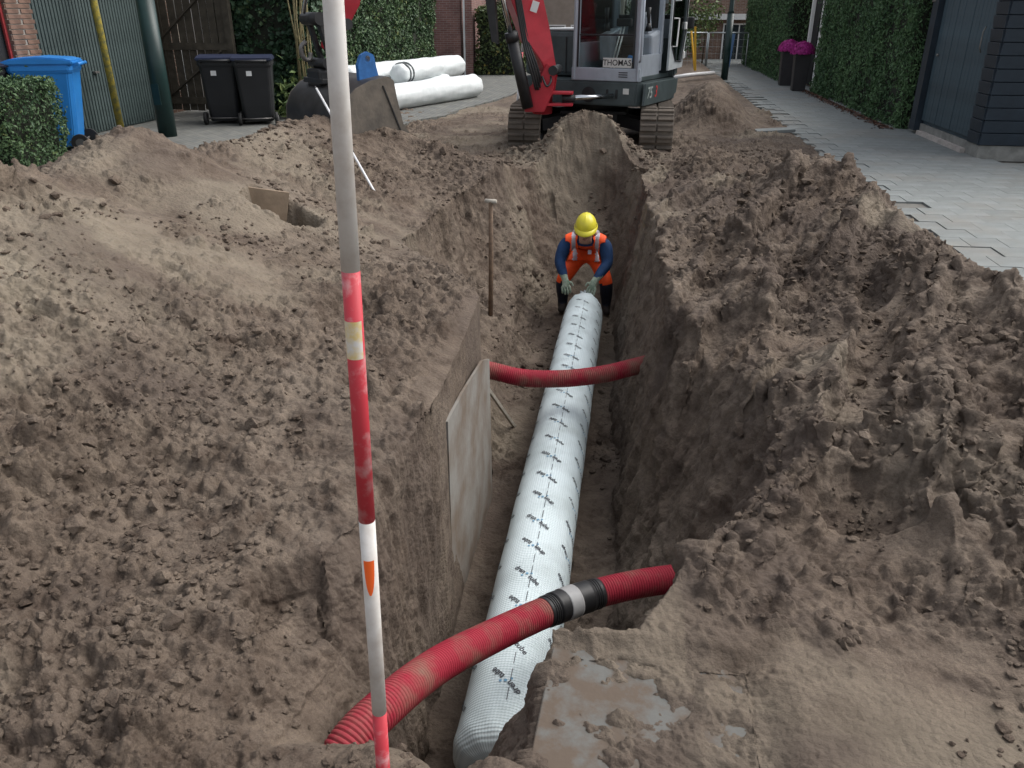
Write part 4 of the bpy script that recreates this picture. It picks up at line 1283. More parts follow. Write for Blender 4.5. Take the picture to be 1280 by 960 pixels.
class HB(MB):
    """shapes given in the excavator's own frame: x to the operator's left, y to the tail, z up"""
    def build(self, name, mats, parent=None, bevel=0.0, M=None):
        if M is not None:
            self.v = [tuple(M @ Vector(p)) for p in self.v]
        return super().build(name, mats, parent, bevel)

def excavator():
    ex, ey, ez = -0.60, 13.10, -0.06
    root = thing('excavator', 'red and dark grey tracked mini excavator with open cab standing over the trench end', 'excavator', (ex, ey, ez))
    MH = Matrix.Translation((ex, ey, 0)) @ Matrix.Rotation(R(-20), 4, 'Z')
    # --- tracks
    r, half = 0.31, 1.42
    per = 4 * (half - r) + 2 * math.pi * r
    def loop(s):
        s %= per
        a = 2 * (half - r)
        if s < a: return (half - r - s, 2 * r, 0.0, 1.0)            # top, running to the front
        s -= a
        if s < math.pi * r:
            t = s / r; return (-(half - r) - r * math.sin(t), r + r * math.cos(t), -math.sin(t), math.cos(t))
        s -= math.pi * r
        if s < a: return (-(half - r) + s, 0.0, 0.0, -1.0)
        s -= a
        t = s / r; return ((half - r) + r * math.sin(t), r - r * math.cos(t), math.sin(t), -math.cos(t))
    W = 0.46
    pm = MB()
    for sx in (-1, 1):
        pm.box((sx * (W / 4 + 0.004), 0, 0.010), (W / 2 - 0.014, 0.100, 0.045), None, 0.012)
        pm.box((sx * (W / 4 + 0.004), 0.028, 0.032), (W / 2 - 0.02, 0.030, 0.030), None, 0.008)
    t = pm.build('track_pad', RUBBER); pad = t.data; bpy.data.objects.remove(t)
    for cx in (-0.935, 0.915):
        belt = MB()
        n = 72
        ring_o, ring_i = [], []
        for i in range(n):
            y, z, ny, nz = loop(per * i / n)
            ring_o.append((y, z)); ring_i.append((y - ny * 0.05, z - nz * 0.05))
        V = [(ex + cx + sx * W / 2, ey + p[0], ez + p[1]) for sx in (-1, 1) for rg in (ring_o, ring_i) for p in rg]
        Fc = []
        for i in range(n):
            j = (i + 1) % n
            Fc += [(i, j, 2 * n + j, 2 * n + i), (n + i, 3 * n + i, 3 * n + j, n + j), (i, n + i, n + j, j), (2 * n + i, 2 * n + j, 3 * n + j, 3 * n + i)]
        belt.add(V, Fc, True)
        tr = belt.build('track', RUBBER, root)
        np_ = 44
        for i in range(np_):
            y, z, ny, nz = loop(per * i / np_)
            o = obj_from_mesh('track_pad', pad, None, tr)
            ang = math.atan2(-ny, nz)
            o.matrix_local = Matrix.Translation((ex + cx, ey + y, ez + z)) @ Matrix.Rotation(ang, 4, 'X')
        mb = MB()
        mb.box((ex + cx, ey, ez + 0.31), (W * 0.6, 2 * (half - r), 0.34), None, 0.02)
        for yy in (-(half - r), half - r):
            mb.tube([(ex + cx - W * 0.38, ey + yy, ez + r), (ex + cx + W * 0.38, ey + yy, ez + r)], 0.24, 24)
        for k in range(5):
            yy = -0.8 + 0.4 * k
            mb.tube([(ex + cx - W * 0.42, ey + yy, ez + 0.14), (ex + cx + W * 0.42, ey + yy, ez + 0.14)], 0.085, 14)
        mb.build('track_frame', EX_BLACK, root)
    mb = MB()
    mb.box((ex, ey, ez + 0.42), (1.0, 1.1, 0.22), None, 0.03)
    for sx in (-1, 1):
        for sy in (-1, 1):
            mb.bar((ex + 0.3 * sx, ey + 0.35 * sy, ez + 0.42), (ex + 0.8 * sx, ey + 0.85 * sy, ez + 0.36), 0.22, 0.16)
    mb.tube([(ex, ey, ez + 0.5), (ex, ey, ez + 0.66)], 0.48, 32)
    mb.build('chassis', EX_BLACK, root)
    # --- revolving platform
    hb = HB()
    foot = [(-1.02, -0.55), (-0.62, -0.62), (-0.58, -0.98), (0.10, -1.00), (1.00, -1.00), (1.07, -0.92), (1.10, 0.2)]
    for k in range(9):
        a = R(10 + 20 * k)
        foot.append((1.10 * math.cos(a * 0.5 + R(0)) if False else 1.12 * math.cos(R(8 + 20.5 * k)), 0.25 + 0.95 * math.sin(R(8 + 20.5 * k))))
    hb.prism(foot, 0.60, 0.92, 'xy')
    hb.build('platform', EX_GREY, root, 0.02, MH)
    # side skirt on the door side, sloping in below
    hb = HB(); hb.prism([(-1.02, 0.62), (-0.98, 0.905), (0.45, 0.90), (0.40, 0.70), (0.1, 0.62)], 1.104, 1.135, 'yz'); hb.build('side_skirt', EX_GREY, root, 0.006, MH)
    # engine housing behind the boom
    hb = HB(); hb.box((-0.53, 0.35, 1.24), (0.98, 1.55, 0.62), None, 0.07); hb.build('engine_cover', EX_GREY, root, 0, MH)
    hb = HB(); hb.box((-0.53, 0.35, 1.57), (0.90, 1.45, 0.03), None, 0.012); hb.build('cover_top', mat('pale_grey_cover', (0.45, 0.47, 0.47), 0.4), root, 0, MH)
    hb = HB(); hb.box((-0.33, -0.434, 1.22), (0.012, 0.01, 0.5)); hb.build('cover_seam', EX_BLACK, root, 0, MH)
    # counterweight
    hb = HB()
    cw = [(1.13 * math.cos(R(a)), 0.25 + 1.0 * math.sin(R(a))) for a in range(0, 181, 12)]
    hb.prism(cw, 0.93, 1.45, 'xy'); hb.build('counterweight', EX_GREY, root, 0.03, MH)
    # --- cab
    x0, x1, y0, y1, z0, z1 = 0.02, 1.04, -0.99, 0.56, 0.93, 2.62
    cabp = HB()
    cabp.box(((x0 + x1) / 2, (y0 + y1) / 2, z0 + 0.03), (x1 - x0, y1 - y0, 0.06), None, 0.01)
    cab = cabp.build('cab_floor', EX_GREY, root, 0, MH)
    def pil(a, b, w, h, name='cab_pillar', m=EX_SILVER):
        q = HB(); q.bar(a, b, w, h, bev=0.012); return q.build(name, m, root, 0, MH)
    pil((x0 + 0.045, y0 + 0.04, z0), (x0 + 0.06, y0 + 0.02, z1), 0.085, 0.085)
    pil((x1 - 0.05, y0 + 0.04, z0), (x1 - 0.06, y0 + 0.02, z1), 0.10, 0.085)
    pil((x0 + 0.045, y1 - 0.05, z0), (x0 + 0.045, y1 - 0.05, z1), 0.09, 0.09)
    pil((x1 - 0.045, y1 - 0.05, z0), (x1 - 0.045, y1 - 0.05, z1), 0.09, 0.09)
    pil((x1 - 0.04, -0.12, z0 + 0.1), (x1 - 0.04, -0.12, z1), 0.07, 0.07)
    pil((x0, y0 + 0.03, z0 + 0.08), (x1, y0 + 0.03, z0 + 0.08), 0.07, 0.17, 'front_sill')
    hb = HB()
    for k in range(3): hb.box((x1 - 0.24, y0 - 0.008, z0 + 0.055 + k * 0.028), (0.13, 0.006, 0.012))
    o = hb.build('sill_vent', EX_BLACK, root, 0, MH); o['kind'] = 'stuff'
    hb = HB(); hb.box(((x0 + x1) / 2, (y0 + y1) / 2, z1 + 0.03), (x1 - x0 + 0.06, y1 - y0 + 0.06, 0.10), None, 0.04); hb.build('cab_roof', EX_SILVER, root, 0, MH)
    # rear and left lower panels
    hb = HB(); hb.box(((x0 + x1) / 2, y1 - 0.03, z0 + 0.42), (x1 - x0 - 0.1, 0.04, 0.8)); hb.build('rear_panel', EX_SILVER, root, 0, MH)
    hb = HB(); hb.box((x0 + 0.03, (y0 + y1) / 2, z0 + 0.25), (0.03, y1 - y0 - 0.16, 0.46)); hb.build('side_panel', EX_SILVER, root, 0, MH)
    hb = HB(); hb.box((x1 - 0.03, -0.56, z0 + 0.18), (0.04, 0.80, 0.30)); hb.build('door_sill_panel', EX_SILVER, root, 0, MH)
    # front panes with divider
    for (za, zb) in ((z0 + 0.17, 1.50), (1.53, 2.56)):
        hb = HB(); hb.box(((x0 + x1) / 2, y0 + 0.03, (za + zb) / 2), (x1 - x0 - 0.16, 0.008, zb - za)); hb.build('front_pane', CAB_GLASS, root, 0, MH)
    pil((x0 + 0.08, y0 + 0.03, 1.515), (x1 - 0.08, y0 + 0.03, 1.515), 0.02, 0.025, 'pane_divider', EX_BLACK)
    for (xa, xb, ya, yb, za, zb) in ((x0 + 0.085, x0 + 0.095, y0 + 0.02, y0 + 0.03, z0 + 0.17, 2.5), (x1 - 0.11, x1 - 0.10, y0 + 0.02, y0 + 0.03, z0 + 0.17, 2.5)):
        hb = HB(); hb.box(((xa + xb) / 2, y0 + 0.0, (za + zb) / 2), (0.02, 0.02, zb - za)); hb.build('pane_seal', EX_BLACK, root, 0, MH)
    hb = HB(); hb.box(((x0 + x1) / 2, y1 - 0.03, 2.12), (x1 - x0 - 0.18, 0.008, 0.82)); hb.build('rear_pane', CAB_GLASS, root, 0, MH)
    pil((x0 + 0.08, y1 - 0.03, 1.74), (x1 - 0.08, y1 - 0.03, 1.74), 0.05, 0.06, 'rear_bar', EX_BLACK)
    pil((x0 + 0.5, y1 - 0.03, 1.76), (x0 + 0.5, y1 - 0.03, 2.5), 0.03, 0.03, 'rear_bar', EX_BLACK)
    hb = HB(); hb.box((x0 + 0.03, (y0 + y1) / 2, 2.0), (0.008, y1 - y0 - 0.18, 1.1)); hb.build('side_pane', CAB_GLASS, root, 0, MH)
    # door folded back along the side
    D0, D1 = -0.06, 0.70
    xd = x1 + 0.065
    door = HB()
    outer = [(D0, z0 + 0.10), (D1 - 0.12, z0 + 0.12), (D1, z0 + 0.6), (D1, 2.4), (D1 - 0.15, 2.55), (D0, 2.55)]
    inner = [(D0 + 0.05, z0 + 0.45), (D0 + 0.28, z0 + 0.22), (D1 - 0.20, z0 + 0.20), (D1 - 0.06, z0 + 0.65), (D1 - 0.06, 2.36), (D0 + 0.05, 2.45)]
    n = 6
    V = [(xd, p[0], p[1]) for p in outer] + [(xd, p[0], p[1]) for p in inner] + [(xd + 0.03, p[0], p[1]) for p in outer] + [(xd + 0.03, p[0], p[1]) for p in inner]
    Fc = []
    for i in range(n):
        j = (i + 1) % n
        Fc += [(i, j, n + j, n + i), (2 * n + i, 3 * n + i, 3 * n + j, 2 * n + j), (i, 2 * n + i, 2 * n + j, j), (n + i, n + j, 3 * n + j, 3 * n + i)]
    door.add(V, Fc)
    dr = door.build('cab_door', mat('door_pale_grey', (0.42, 0.45, 0.46), 0.45, var=0.1), root, 0, MH)
    hb = HB(); hb.prism(inner, xd + 0.010, xd + 0.018, 'yz'); hb.build('door_pane', CAB_GLASS, dr, 0, MH)
    hb = HB()
    seal = [(xd + 0.034, p[0], p[1]) for p in inner]
    hb.tube([Vector(p) for p in seal + [seal[0]]], 0.011, 6); hb.build('door_seal', EX_BLACK, dr, 0, MH)
    for (za, zb, yy) in ((1.35, 1.72, D0 + 0.16), (1.95, 2.4, D0 + 0.2)):
        hb = HB(); hb.tube([(xd + 0.02, yy - 0.10, za), (xd + 0.08, yy, za), (xd + 0.08, yy + 0.02, zb), (xd + 0.02, yy - 0.10, zb)], 0.012, 8); hb.build('grab_rail', STICKER, dr, 0, MH)
    for zz in (1.22, 1.62):
        hb = HB(); hb.box((xd + 0.035, D1 - 0.10, zz), (0.03, 0.06, 0.10), None, 0.008); hb.build('latch', STICKER, dr, 0, MH)
    hb = HB(); hb.box((xd + 0.06, D1 + 0.05, 1.66), (0.10, 0.10, 0.16), None, 0.02); hb.build('door_lock', EX_BLACK, dr, 0, MH)
    # long grab rail on the front right pillar
    hb = HB(); hb.tube([(x1 - 0.0, y0 - 0.03, 1.18), (x1 + 0.02, y0 - 0.05, 1.22), (x1 + 0.02, y0 - 0.05, 2.3)], 0.014, 8); hb.build('grab_rail', EX_SILVER, root, 0, MH)
    # interior: seat, consoles, levers, pedals rods
    hb = HB(); hb.box((0.62, -0.02, 1.42), (0.48, 0.50, 0.14), None, 0.05); hb.box((0.62, 0.26, 1.82), (0.46, 0.14, 0.80), Matrix.Rotation(R(-8), 3, 'X'), 0.05); hb.box((0.62, 0.0, 1.18), (0.36, 0.40, 0.36), None, 0.02)
    hb.build('seat', EX_BLACK, root, 0, MH)
    for sx, xx in ((-1, 0.30), (1, 0.92)):
        hb = HB(); hb.box((xx, -0.22, 1.38), (0.18, 0.52, 0.36), Matrix.Rotation(R(10), 3, 'X'), 0.04); hb.build('console', EX_SILVER, root, 0, MH)
        hb = HB(); hb.tube([(xx, -0.42, 1.56), (xx, -0.43, 1.66)], [0.05, 0.03], 12); hb.tube([(xx, -0.43, 1.66), (xx, -0.45, 1.76), (xx, -0.45, 1.86)], [0.02, 0.03, 0.034], 10); hb.build('joystick', EX_BLACK, root, 0, MH)
    for dx in (0.0, 0.045):
        hb = HB(); hb.tube([(0.50 + dx, -0.72, 1.05), (0.62 + dx, -0.66, 1.64)], 0.011, 8); hb.build('drive_lever', STICKER, root, 0, MH)
    hb = HB(); hb.box((0.655, -0.66, 1.67), (0.22, 0.08, 0.10), None, 0.02); hb.build('lever_head', EX_BLACK, root, 0, MH)
    hb = HB(); hb.tube([(0.72, -0.55, 1.16), (0.74, -0.55, 1.24)], [0.06, 0.04], 10); hb.build('blue_rag', mat('blue_cloth', (0.03, 0.16, 0.40), 0.8), root, 0, MH)
    hb = HB(); hb.box((0.86, -0.35, 1.62), (0.10, 0.22, 0.34), Matrix.Rotation(R(20), 3, 'X'), 0.04); hb.build('armrest', EX_SILVER, root, 0, MH)
    hb = HB(); hb.box((0.82, y1 - 0.08, 2.02), (0.13, 0.01, 0.20)); hb.build('paper_note', STICKER, root, 0, MH)
    # name plate behind the front pane
    pl = HB(); pl.box((0.705, y0 - 0.004, 1.165), (0.42, 0.012, 0.125), None, 0.004); plo = pl.build('name_plate', PLATE_WHITE, root, 0, MH)
    tm = text_mesh('THOMAS', 0.108, 0.0012)
    M = MH @ Matrix.Translation((0.705, y0 - 0.0125, 1.163)) @ Matrix.Rotation(R(90), 4, 'X') @ Matrix.Diagonal((0.95, 1.0, 1, 1))
    tm.transform(M); tm.materials.clear(); o = obj_from_mesh('plate_lettering', tm, LETTER, plo); o['kind'] = 'stuff'
    # number on the side skirt
    for txt, dx, m in (('75', -0.80, mat('number_grey', (0.30, 0.34, 0.33), 0.6)), ('3', -0.54, mat('number_red', (0.45, 0.03, 0.03), 0.6))):
        tm = text_mesh(txt, 0.21, 0.003)
        M = MH @ Matrix.Translation((1.139, dx, 0.775)) @ Matrix.Rotation(R(90), 4, 'Z') @ Matrix.Rotation(R(90), 4, 'X') @ Matrix.Shear('XZ', 4, (0.0, 0.0))
        sh = Matrix(((1, 0.2, 0, 0), (0, 1, 0, 0), (0, 0, 1, 0), (0, 0, 0, 1)))
        tm.transform(M @ sh); tm.materials.clear(); o = obj_from_mesh('model_number', tm, m, root); o['kind'] = 'stuff'
    # front face details: sticker, holes
    hb = HB(); hb.box((0.86, -1.008, 0.80), (0.085, 0.008, 0.075)); hb.build('sticker', PLATE_WHITE, root, 0, MH)
    hb = HB(); hb.tube([(0.30, -0.985, 0.74), (0.30, -1.012, 0.74)], 0.105, 20); hb.build('cylinder_port', EX_BLACK, root, 0, MH)
    for xx in (0.58, 0.72):
        hb = HB(); hb.box((xx, -1.004, 0.76), (0.03, 0.012, 0.12), None, 0.005); hb.build('slot', EX_BLACK, root, 0, MH)
    # --- swing post, swing cylinder, boom, stick, bucket (world coordinates)
    b0 = Vector((-1.27, 11.62, 0.0))
    mb = MB()
    mb.tube([b0 + Vector((0, 0, 0.52)), b0 + Vector((0, 0, 1.06))], 0.14, 18)
    mb.prism([(b0.x - 0.22, 0.56), (b0.x + 0.05, 0.56), (b0.x + 0.16, 0.80), (b0.x + 0.20, 1.08), (b0.x + 0.08, 1.18), (b0.x - 0.02, 1.0), (b0.x - 0.18, 0.86)], b0.y - 0.24, b0.y - 0.19, 'xz')
    mb.prism([(b0.x - 0.22, 0.56), (b0.x + 0.05, 0.56), (b0.x + 0.16, 0.80), (b0.x + 0.20, 1.08), (b0.x + 0.08, 1.18), (b0.x - 0.02, 1.0), (b0.x - 0.18, 0.86)], b0.y + 0.06, b0.y + 0.11, 'xz')
    mb.build('swing_post', EX_RED, root, 0.008)
    mb = MB()
    for zz in (0.655, 0.805):
        mb.box((b0.x + 0.22, b0.y - 0.12, zz), (0.42, 0.20, 0.035), None, 0.008)
    mb.build('clevis', EX_RED, root)
    mb = MB(); mb.tube([(b0.x + 0.28, b0.y - 0.12, 0.73), (b0.x + 0.45, b0.y - 0.10, 0.735)], 0.055, 14); mb.build('cylinder_eye', EX_BLACK, root)
    mb = MB(); mb.tube([(b0.x + 0.40, b0.y - 0.11, 0.735), (b0.x + 0.95, b0.y + 0.26, 0.74)], 0.034, 16); mb.build('swing_rod', CHROME, root)
    def beam(pts, wid, hgt, name, m, upv):
        """box beam along pts with changing width and height"""
        q = MB(); V, Fc = [], []
        for i, p in enumerate(pts):
            p = Vector(p)
            t = (Vector(pts[min(i + 1, len(pts) - 1)]) - Vector(pts[max(i - 1, 0)])).normalized()
            s = t.cross(Vector(upv)).normalized(); u = s.cross(t)
            for (a, b) in ((-1, -1), (1, -1), (1, 1), (-1, 1)):
                V.append(p + s * a * wid[i] / 2 + u * b * hgt[i] / 2)
        k = len(pts)
        for i in range(k - 1):
            for c in range(4):
                d = (c + 1) % 4
                Fc.append((i * 4 + c, i * 4 + d, (i + 1) * 4 + d, (i + 1) * 4 + c))
        Fc += [(3, 2, 1, 0), tuple((k - 1) * 4 + c for c in range(4))]
        q.add(V, Fc)
        return q.build(name, m, root, 0.012)
    bd = Vector((-0.90, -0.43, 0)).normalized()
    boom = [b0 + Vector((0.10, -0.08, 1.05)), b0 + Vector((0.04, -0.10, 1.22)), b0 + Vector((-0.10, -0.12, 1.52)), b0 + Vector((-0.24, -0.16, 1.95)), b0 + Vector((-0.50, -0.26, 2.6)), b0 + Vector((-1.0, -0.50, 3.15)), b0 + Vector((-2.0, -0.95, 3.35))]
    bo = beam(boom, [0.20, 0.22, 0.26, 0.28, 0.28, 0.26, 0.22], [0.16, 0.20, 0.36, 0.42, 0.44, 0.38, 0.26], 'boom', EX_RED, bd)
    st = b0 + Vector((-0.125, -0.275, 1.86))
    q = MB(); q.box(st + Vector((0.04, -0.03, 0.0)), (0.09, 0.008, 0.13), Matrix.Rotation(R(18), 3, 'Y'), 0.002); q.build('warning_sticker', STICKER, bo)
    q = MB(); q.tube([b0 + Vector((-0.17, -0.26, 0.62)), b0 + Vector((-0.36, -0.36, 1.45))], 0.078, 16)
    q.tube([b0 + Vector((-0.36, -0.36, 1.45)), b0 + Vector((-0.385, -0.375, 1.56))], 0.088, 16); q.build('boom_cylinder', EX_BLACK, root)
    q = MB(); q.tube([b0 + Vector((-0.36, -0.36, 1.45)), b0 + Vector((-0.60, -0.5, 2.45))], 0.035, 12); q.build('boom_rod', CHROME, root)
    q = MB(); q.prism([(b0.x - 0.62, 1.45), (b0.x - 0.54, 1.42), (b0.x - 0.62, 2.5), (b0.x - 0.78, 2.5)], b0.y - 0.50, b0.y - 0.36, 'xz'); q.build('cylinder_guard', EX_BLACK, root)
    for k in range(4):
        q = MB(); off = Vector((0.03 * k, 0.02 * k, 0))
        pts = spline([b0 + Vector((-0.06, -0.26, 0.85)) + off, b0 + Vector((-0.14, -0.34, 1.15)) + off, b0 + Vector((-0.24, -0.33, 1.5)) + off * 0.7, b0 + Vector((-0.38, -0.40, 2.3)) + off * 0.5], 20)
        q.tube(pts, 0.016, 8); q.build('hydraulic_hose', EX_BLACK, root)
    q = MB(); q.tube(spline([b0 + Vector((0.02, -0.27, 1.02)), b0 + Vector((0.09, -0.33, 0.90)), b0 + Vector((0.14, -0.28, 0.96)), b0 + Vector((0.12, -0.2, 1.05))], 16), 0.014, 8); q.build('hydraulic_hose', EX_BLACK, root)
    q = MB(); q.tube([b0 + Vector((0.16, -0.26, 1.09)), b0 + Vector((0.20, 0.12, 1.09))], 0.062, 14); q.build('boom_pin', EX_BLACK, root)
    # stick
    sp0 = b0 + Vector((-2.05, -1.0, 3.30)); pin = Vector((-3.84, 10.36, 1.36))
    stick = [sp0, sp0.lerp(pin, 0.3) + Vector((0.05, 0.02, 0)), Vector((-3.60, 10.46, 1.93)), pin]
    beam(stick, [0.22, 0.22, 0.17, 0.13], [0.36, 0.40, 0.36, 0.17], 'stick', EX_RED, bd)
    q = MB(); q.tube([Vector((-3.75, 10.2, 2.75)), Vector((-4.02, 10.14, 1.78))], 0.026, 12); q.build('bucket_rod', CHROME, root)
    q = MB(); q.tube([Vector((-3.55, 10.25, 3.4)), Vector((-3.75, 10.2, 2.75))], 0.06, 12); q.build('bucket_cylinder', EX_BLACK, root)
    # bucket frame: a along its width, e across (towards the left), z up
    a = Vector((0.72, -0.69, 0)).normalized(); e = Vector((-a.y * -1, 0, 0))
    e = Vector((a.y, -a.x, 0))                     # points left and to the camera
    c0 = Vector((-3.80, 10.36, 0.0))
    def BP(s, p, z): return c0 + a * s + e * p + Vector((0, 0, z))
    for s in (-0.14, 0.14):
        q = MB(); q.bar(BP(s, 0.20, 1.72), BP(s, 0.02, 1.10), 0.05, 0.09, up=tuple(a), bev=0.01); q.build('link_arm', EX_BLACK, root)
        q = MB(); q.bar(BP(s, 0.20, 1.72), BP(s * 0.8, -0.16, 1.66), 0.04, 0.10, up=(0, 0, 1), bev=0.01); q.build('link_arm', EX_BLACK, root)
    for (p, z, rr) in ((0.20, 1.72, 0.075), (0.02, 1.10, 0.085), (-0.16, 1.66, 0.065), (0.16, 1.22, 0.06)):
        q = MB(); q.tube([BP(-0.22, p, z), BP(0.22, p, z)], rr, 14); q.build('link_pin', EX_BLACK, root)
    q = MB(); q.box(BP(0, 0.10, 1.06), (0.36, 0.34, 0.20), Matrix.Rotation(math.atan2(a.y, a.x), 3, 'Z'), 0.04); q.build('coupler', EX_BLACK, root)
    q = MB()
    hk = spline([BP(-0.1, 0.27, 1.46), BP(-0.1, 0.34, 1.40), BP(-0.1, 0.32, 1.28), BP(-0.1, 0.24, 1.26), BP(-0.1, 0.22, 1.34)], 14); q.tube(hk, 0.028, 10); q.build('lifting_hook', STEEL, root)
    q = MB(); q.prism([(-0.24, 1.02), (0.04, 1.02), (0.05, 1.22), (0.0, 1.33), (-0.09, 1.37), (-0.18, 1.33)], 0, 0.06, 'xz')
    Mx = Matrix((( e.x, a.x, 0, c0.x + a.x * 0.72), (e.y, a.y, 0, c0.y + a.y * 0.72), (0, 0, 1, 0), (0, 0, 0, 1)))
    q.v = [tuple(Mx @ Vector(p)) for p in q.v]; br = q.build('coupler_bracket', COUPLER_BLUE, root, 0.008)
    q = MB(); q.tube([Mx @ Vector((-0.09, -0.1, 1.29)), Mx @ Vector((-0.09, 0.06, 1.29))], 0.035, 12); q.build('bracket_pin', STEEL, br)
    # bucket shell (curved plate) with side plates
    prof = [(-0.22, 1.10), (0.02, 1.06), (0.22, 0.98), (0.36, 0.86), (0.44, 0.70), (0.45, 0.54), (0.39, 0.39), (0.26, 0.27), (0.08, 0.20), (-0.18, 0.17), (-0.52, 0.22)]
    wL, wB = 0.50, 0.98
    q = MB(); V, Fc = [], []
    for (s, off) in ((-wL, 0), (wB, 0), (-wL, 0.03), (wB, 0.03)):
        for i, (p, z) in enumerate(prof):
            cx_, cz_ = -0.1, 0.62
            d = math.hypot(p - cx_, z - cz_)
            k = 1 - off / d
            V.append(BP(s, cx_ + (p - cx_) * k, cz_ + (z - cz_) * k))
    n = len(prof)
    for i in range(n - 1):
        Fc += [(i, i + 1, n + i + 1, n + i), (2 * n + i, 3 * n + i, 3 * n + i + 1, 2 * n + i + 1)]
    Fc += [(0, n, 3 * n, 2 * n), (n - 1, 3 * n - 1, 4 * n - 1, 2 * n - 1)]
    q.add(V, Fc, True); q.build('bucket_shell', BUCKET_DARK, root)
    side = prof + [(-0.62, 0.24), (-0.40, 0.55), (-0.33, 0.85), (-0.30, 1.05)]
    for (s0, s1) in ((-wL - 0.03, -wL), (wB, wB + 0.03)):
        q = MB(); k = len(side)
        V = [BP(s0, p, z) for p, z in side] + [BP(s1, p, z) for p, z in side]
        Fc = [list(range(k)), list(range(2 * k - 1, k - 1, -1))] + [(i, (i + 1) % k, k + (i + 1) % k, k + i) for i in range(k)]
        q.add(V, Fc); q.build('bucket_side', BUCKET, root, 0.006)
    q = MB(); q.bar(BP(wB + 0.034, -0.14, 1.0), BP(wB + 0.034, -0.42, 0.30), 0.014, 0.018, up=tuple(a)); q.build('weld_seam', EX_BLACK, root)
    q = MB(); q.bar(BP(-wL - 0.03, -0.56, 0.225), BP(wB + 0.03, -0.56, 0.225), 0.20, 0.03, bev=0.006); q.build('cutting_edge', STEEL, root)
    q = MB(); q.box(BP(0, 0.20, 1.02), (0.55, 0.16, 0.06), Matrix.Rotation(math.atan2(a.y, a.x), 3, 'Z'), 0.012); q.build('bucket_ear_plate', EX_BLACK, root)
excavator()

# ---------------------------------------------------------------- bins
BIN_BLUE = mat('bin_blue', (0.016, 0.17, 0.48), 0.45, var=0.08, vscale=3)
BIN_BLACK = mat('bin_black', (0.017, 0.018, 0.020), 0.5, var=0.15, vscale=4)
LID_NAVY = mat('bin_lid_navy', (0.016, 0.022, 0.05), 0.45)
def wheelie_bin(name, label, loc, rz, body_m, lid_m, group, sticker=True, h=1.0, sc=1.0):
    root = thing(name, label, 'wheelie bin', loc, group, world_parts=False)
    root.rotation_euler = (0, 0, rz); root.scale = (sc, sc, sc)
    # body tapers down; front is -y, hinge and wheels at +y
    mb = MB()
    levels = [(0.05, 0.235, -0.25, 0.22), (0.30, 0.25, -0.28, 0.26), (0.90, 0.285, -0.34, 0.33), (0.915, 0.305, -0.36, 0.35), (0.985, 0.305, -0.36, 0.35)]
    V, Fc = [], []
    for (z, hw, yf, yb) in levels:
        c = 0.045
        V += [(-hw + c, yf, z), (hw - c, yf, z), (hw, yf + c, z), (hw, yb - c, z), (hw - c, yb, z), (-hw + c, yb, z), (-hw, yb - c, z), (-hw, yf + c, z)]
    n = 8
    for i in range(len(levels) - 1):
        for k in range(n):
            Fc.append((i * n + k, i * n + (k + 1) % n, (i + 1) * n + (k + 1) % n, (i + 1) * n + k))
    Fc += [tuple(range(n))[::-1], tuple((len(levels) - 1) * n + k for k in range(n))]
    mb.add(V, Fc); mb.build('body', body_m, root, 0.01)
    mb = MB()
    prof = [(-0.40, 0.985), (-0.40, 1.02), (-0.30, 1.055), (0.0, 1.075), (0.28, 1.055), (0.37, 1.03), (0.37, 0.985)]
    mb.prism(prof, -0.315, 0.315, 'yz'); lid = mb.build('lid', lid_m, root, 0.014)
    mb = MB(); mb.box((0, -0.41, 1.01), (0.16, 0.05, 0.035), None, 0.01); mb.build('lid_grip', lid_m, lid)
    mb = MB(); mb.tube([(-0.24, 0.41, 0.99), (0.24, 0.41, 0.99)], 0.018, 10)
    for sx in (-1, 1): mb.bar((sx * 0.22, 0.34, 0.97), (sx * 0.22, 0.42, 0.995), 0.03, 0.04)
    mb.build('handle', body_m, root)
    for sx in (-1, 1):
        mb = MB(); mb.tube([(sx * 0.265, 0.27, 0.10), (sx * 0.315, 0.27, 0.10)], 0.10, 20); wh = mb.build('wheel', RUBBER_BLACK, root)
        mb = MB(); mb.tube([(sx * 0.31, 0.27, 0.10), (sx * 0.322, 0.27, 0.10)], 0.05, 14); mb.build('hub', mat('hub_grey', (0.08, 0.08, 0.08), 0.5), wh)
    mb = MB(); mb.tube([(-0.28, 0.27, 0.10), (0.28, 0.27, 0.10)], 0.012, 8); mb.build('axle', STEEL, root)
    for k in (-0.12, 0.0, 0.12):
        mb = MB(); mb.bar((k, -0.352, 0.86), (k, -0.366, 0.95), 0.012, 0.02); mb.build('rib', body_m, root)
    if sticker:
        mb = MB(); mb.box((0.06, 0.326, 0.80), (0.085, 0.010, 0.075), Matrix.Rotation(R(6.7), 3, 'X')); mb.build('number_sticker', STICKER, root)
    return root
RUBBER_BLACK = mat('black_rubber', (0.014, 0.014, 0.014), 0.7)
wheelie_bin('wheelie_bin', 'bright blue wheelie bin standing behind the low hedge at the left', (-7.90, 10.55, LEFT_Z), R(-66), BIN_BLUE, BIN_BLUE, 'wheelie bins on the driveway', False, sc=1.12)
wheelie_bin('wheelie_bin', 'dark wheelie bin mostly hidden behind the blue one at the left picture edge', (-8.62, 10.0, LEFT_Z), R(64), BIN_BLACK, LID_NAVY, 'wheelie bins on the driveway', False, sc=1.1)
wheelie_bin('wheelie_bin', 'black wheelie bin next to the wooden gate, left of the black pair', (-7.02, 13.75, LEFT_Z), R(196), BIN_BLACK, LID_NAVY, 'wheelie bins on the driveway', True, sc=1.03)
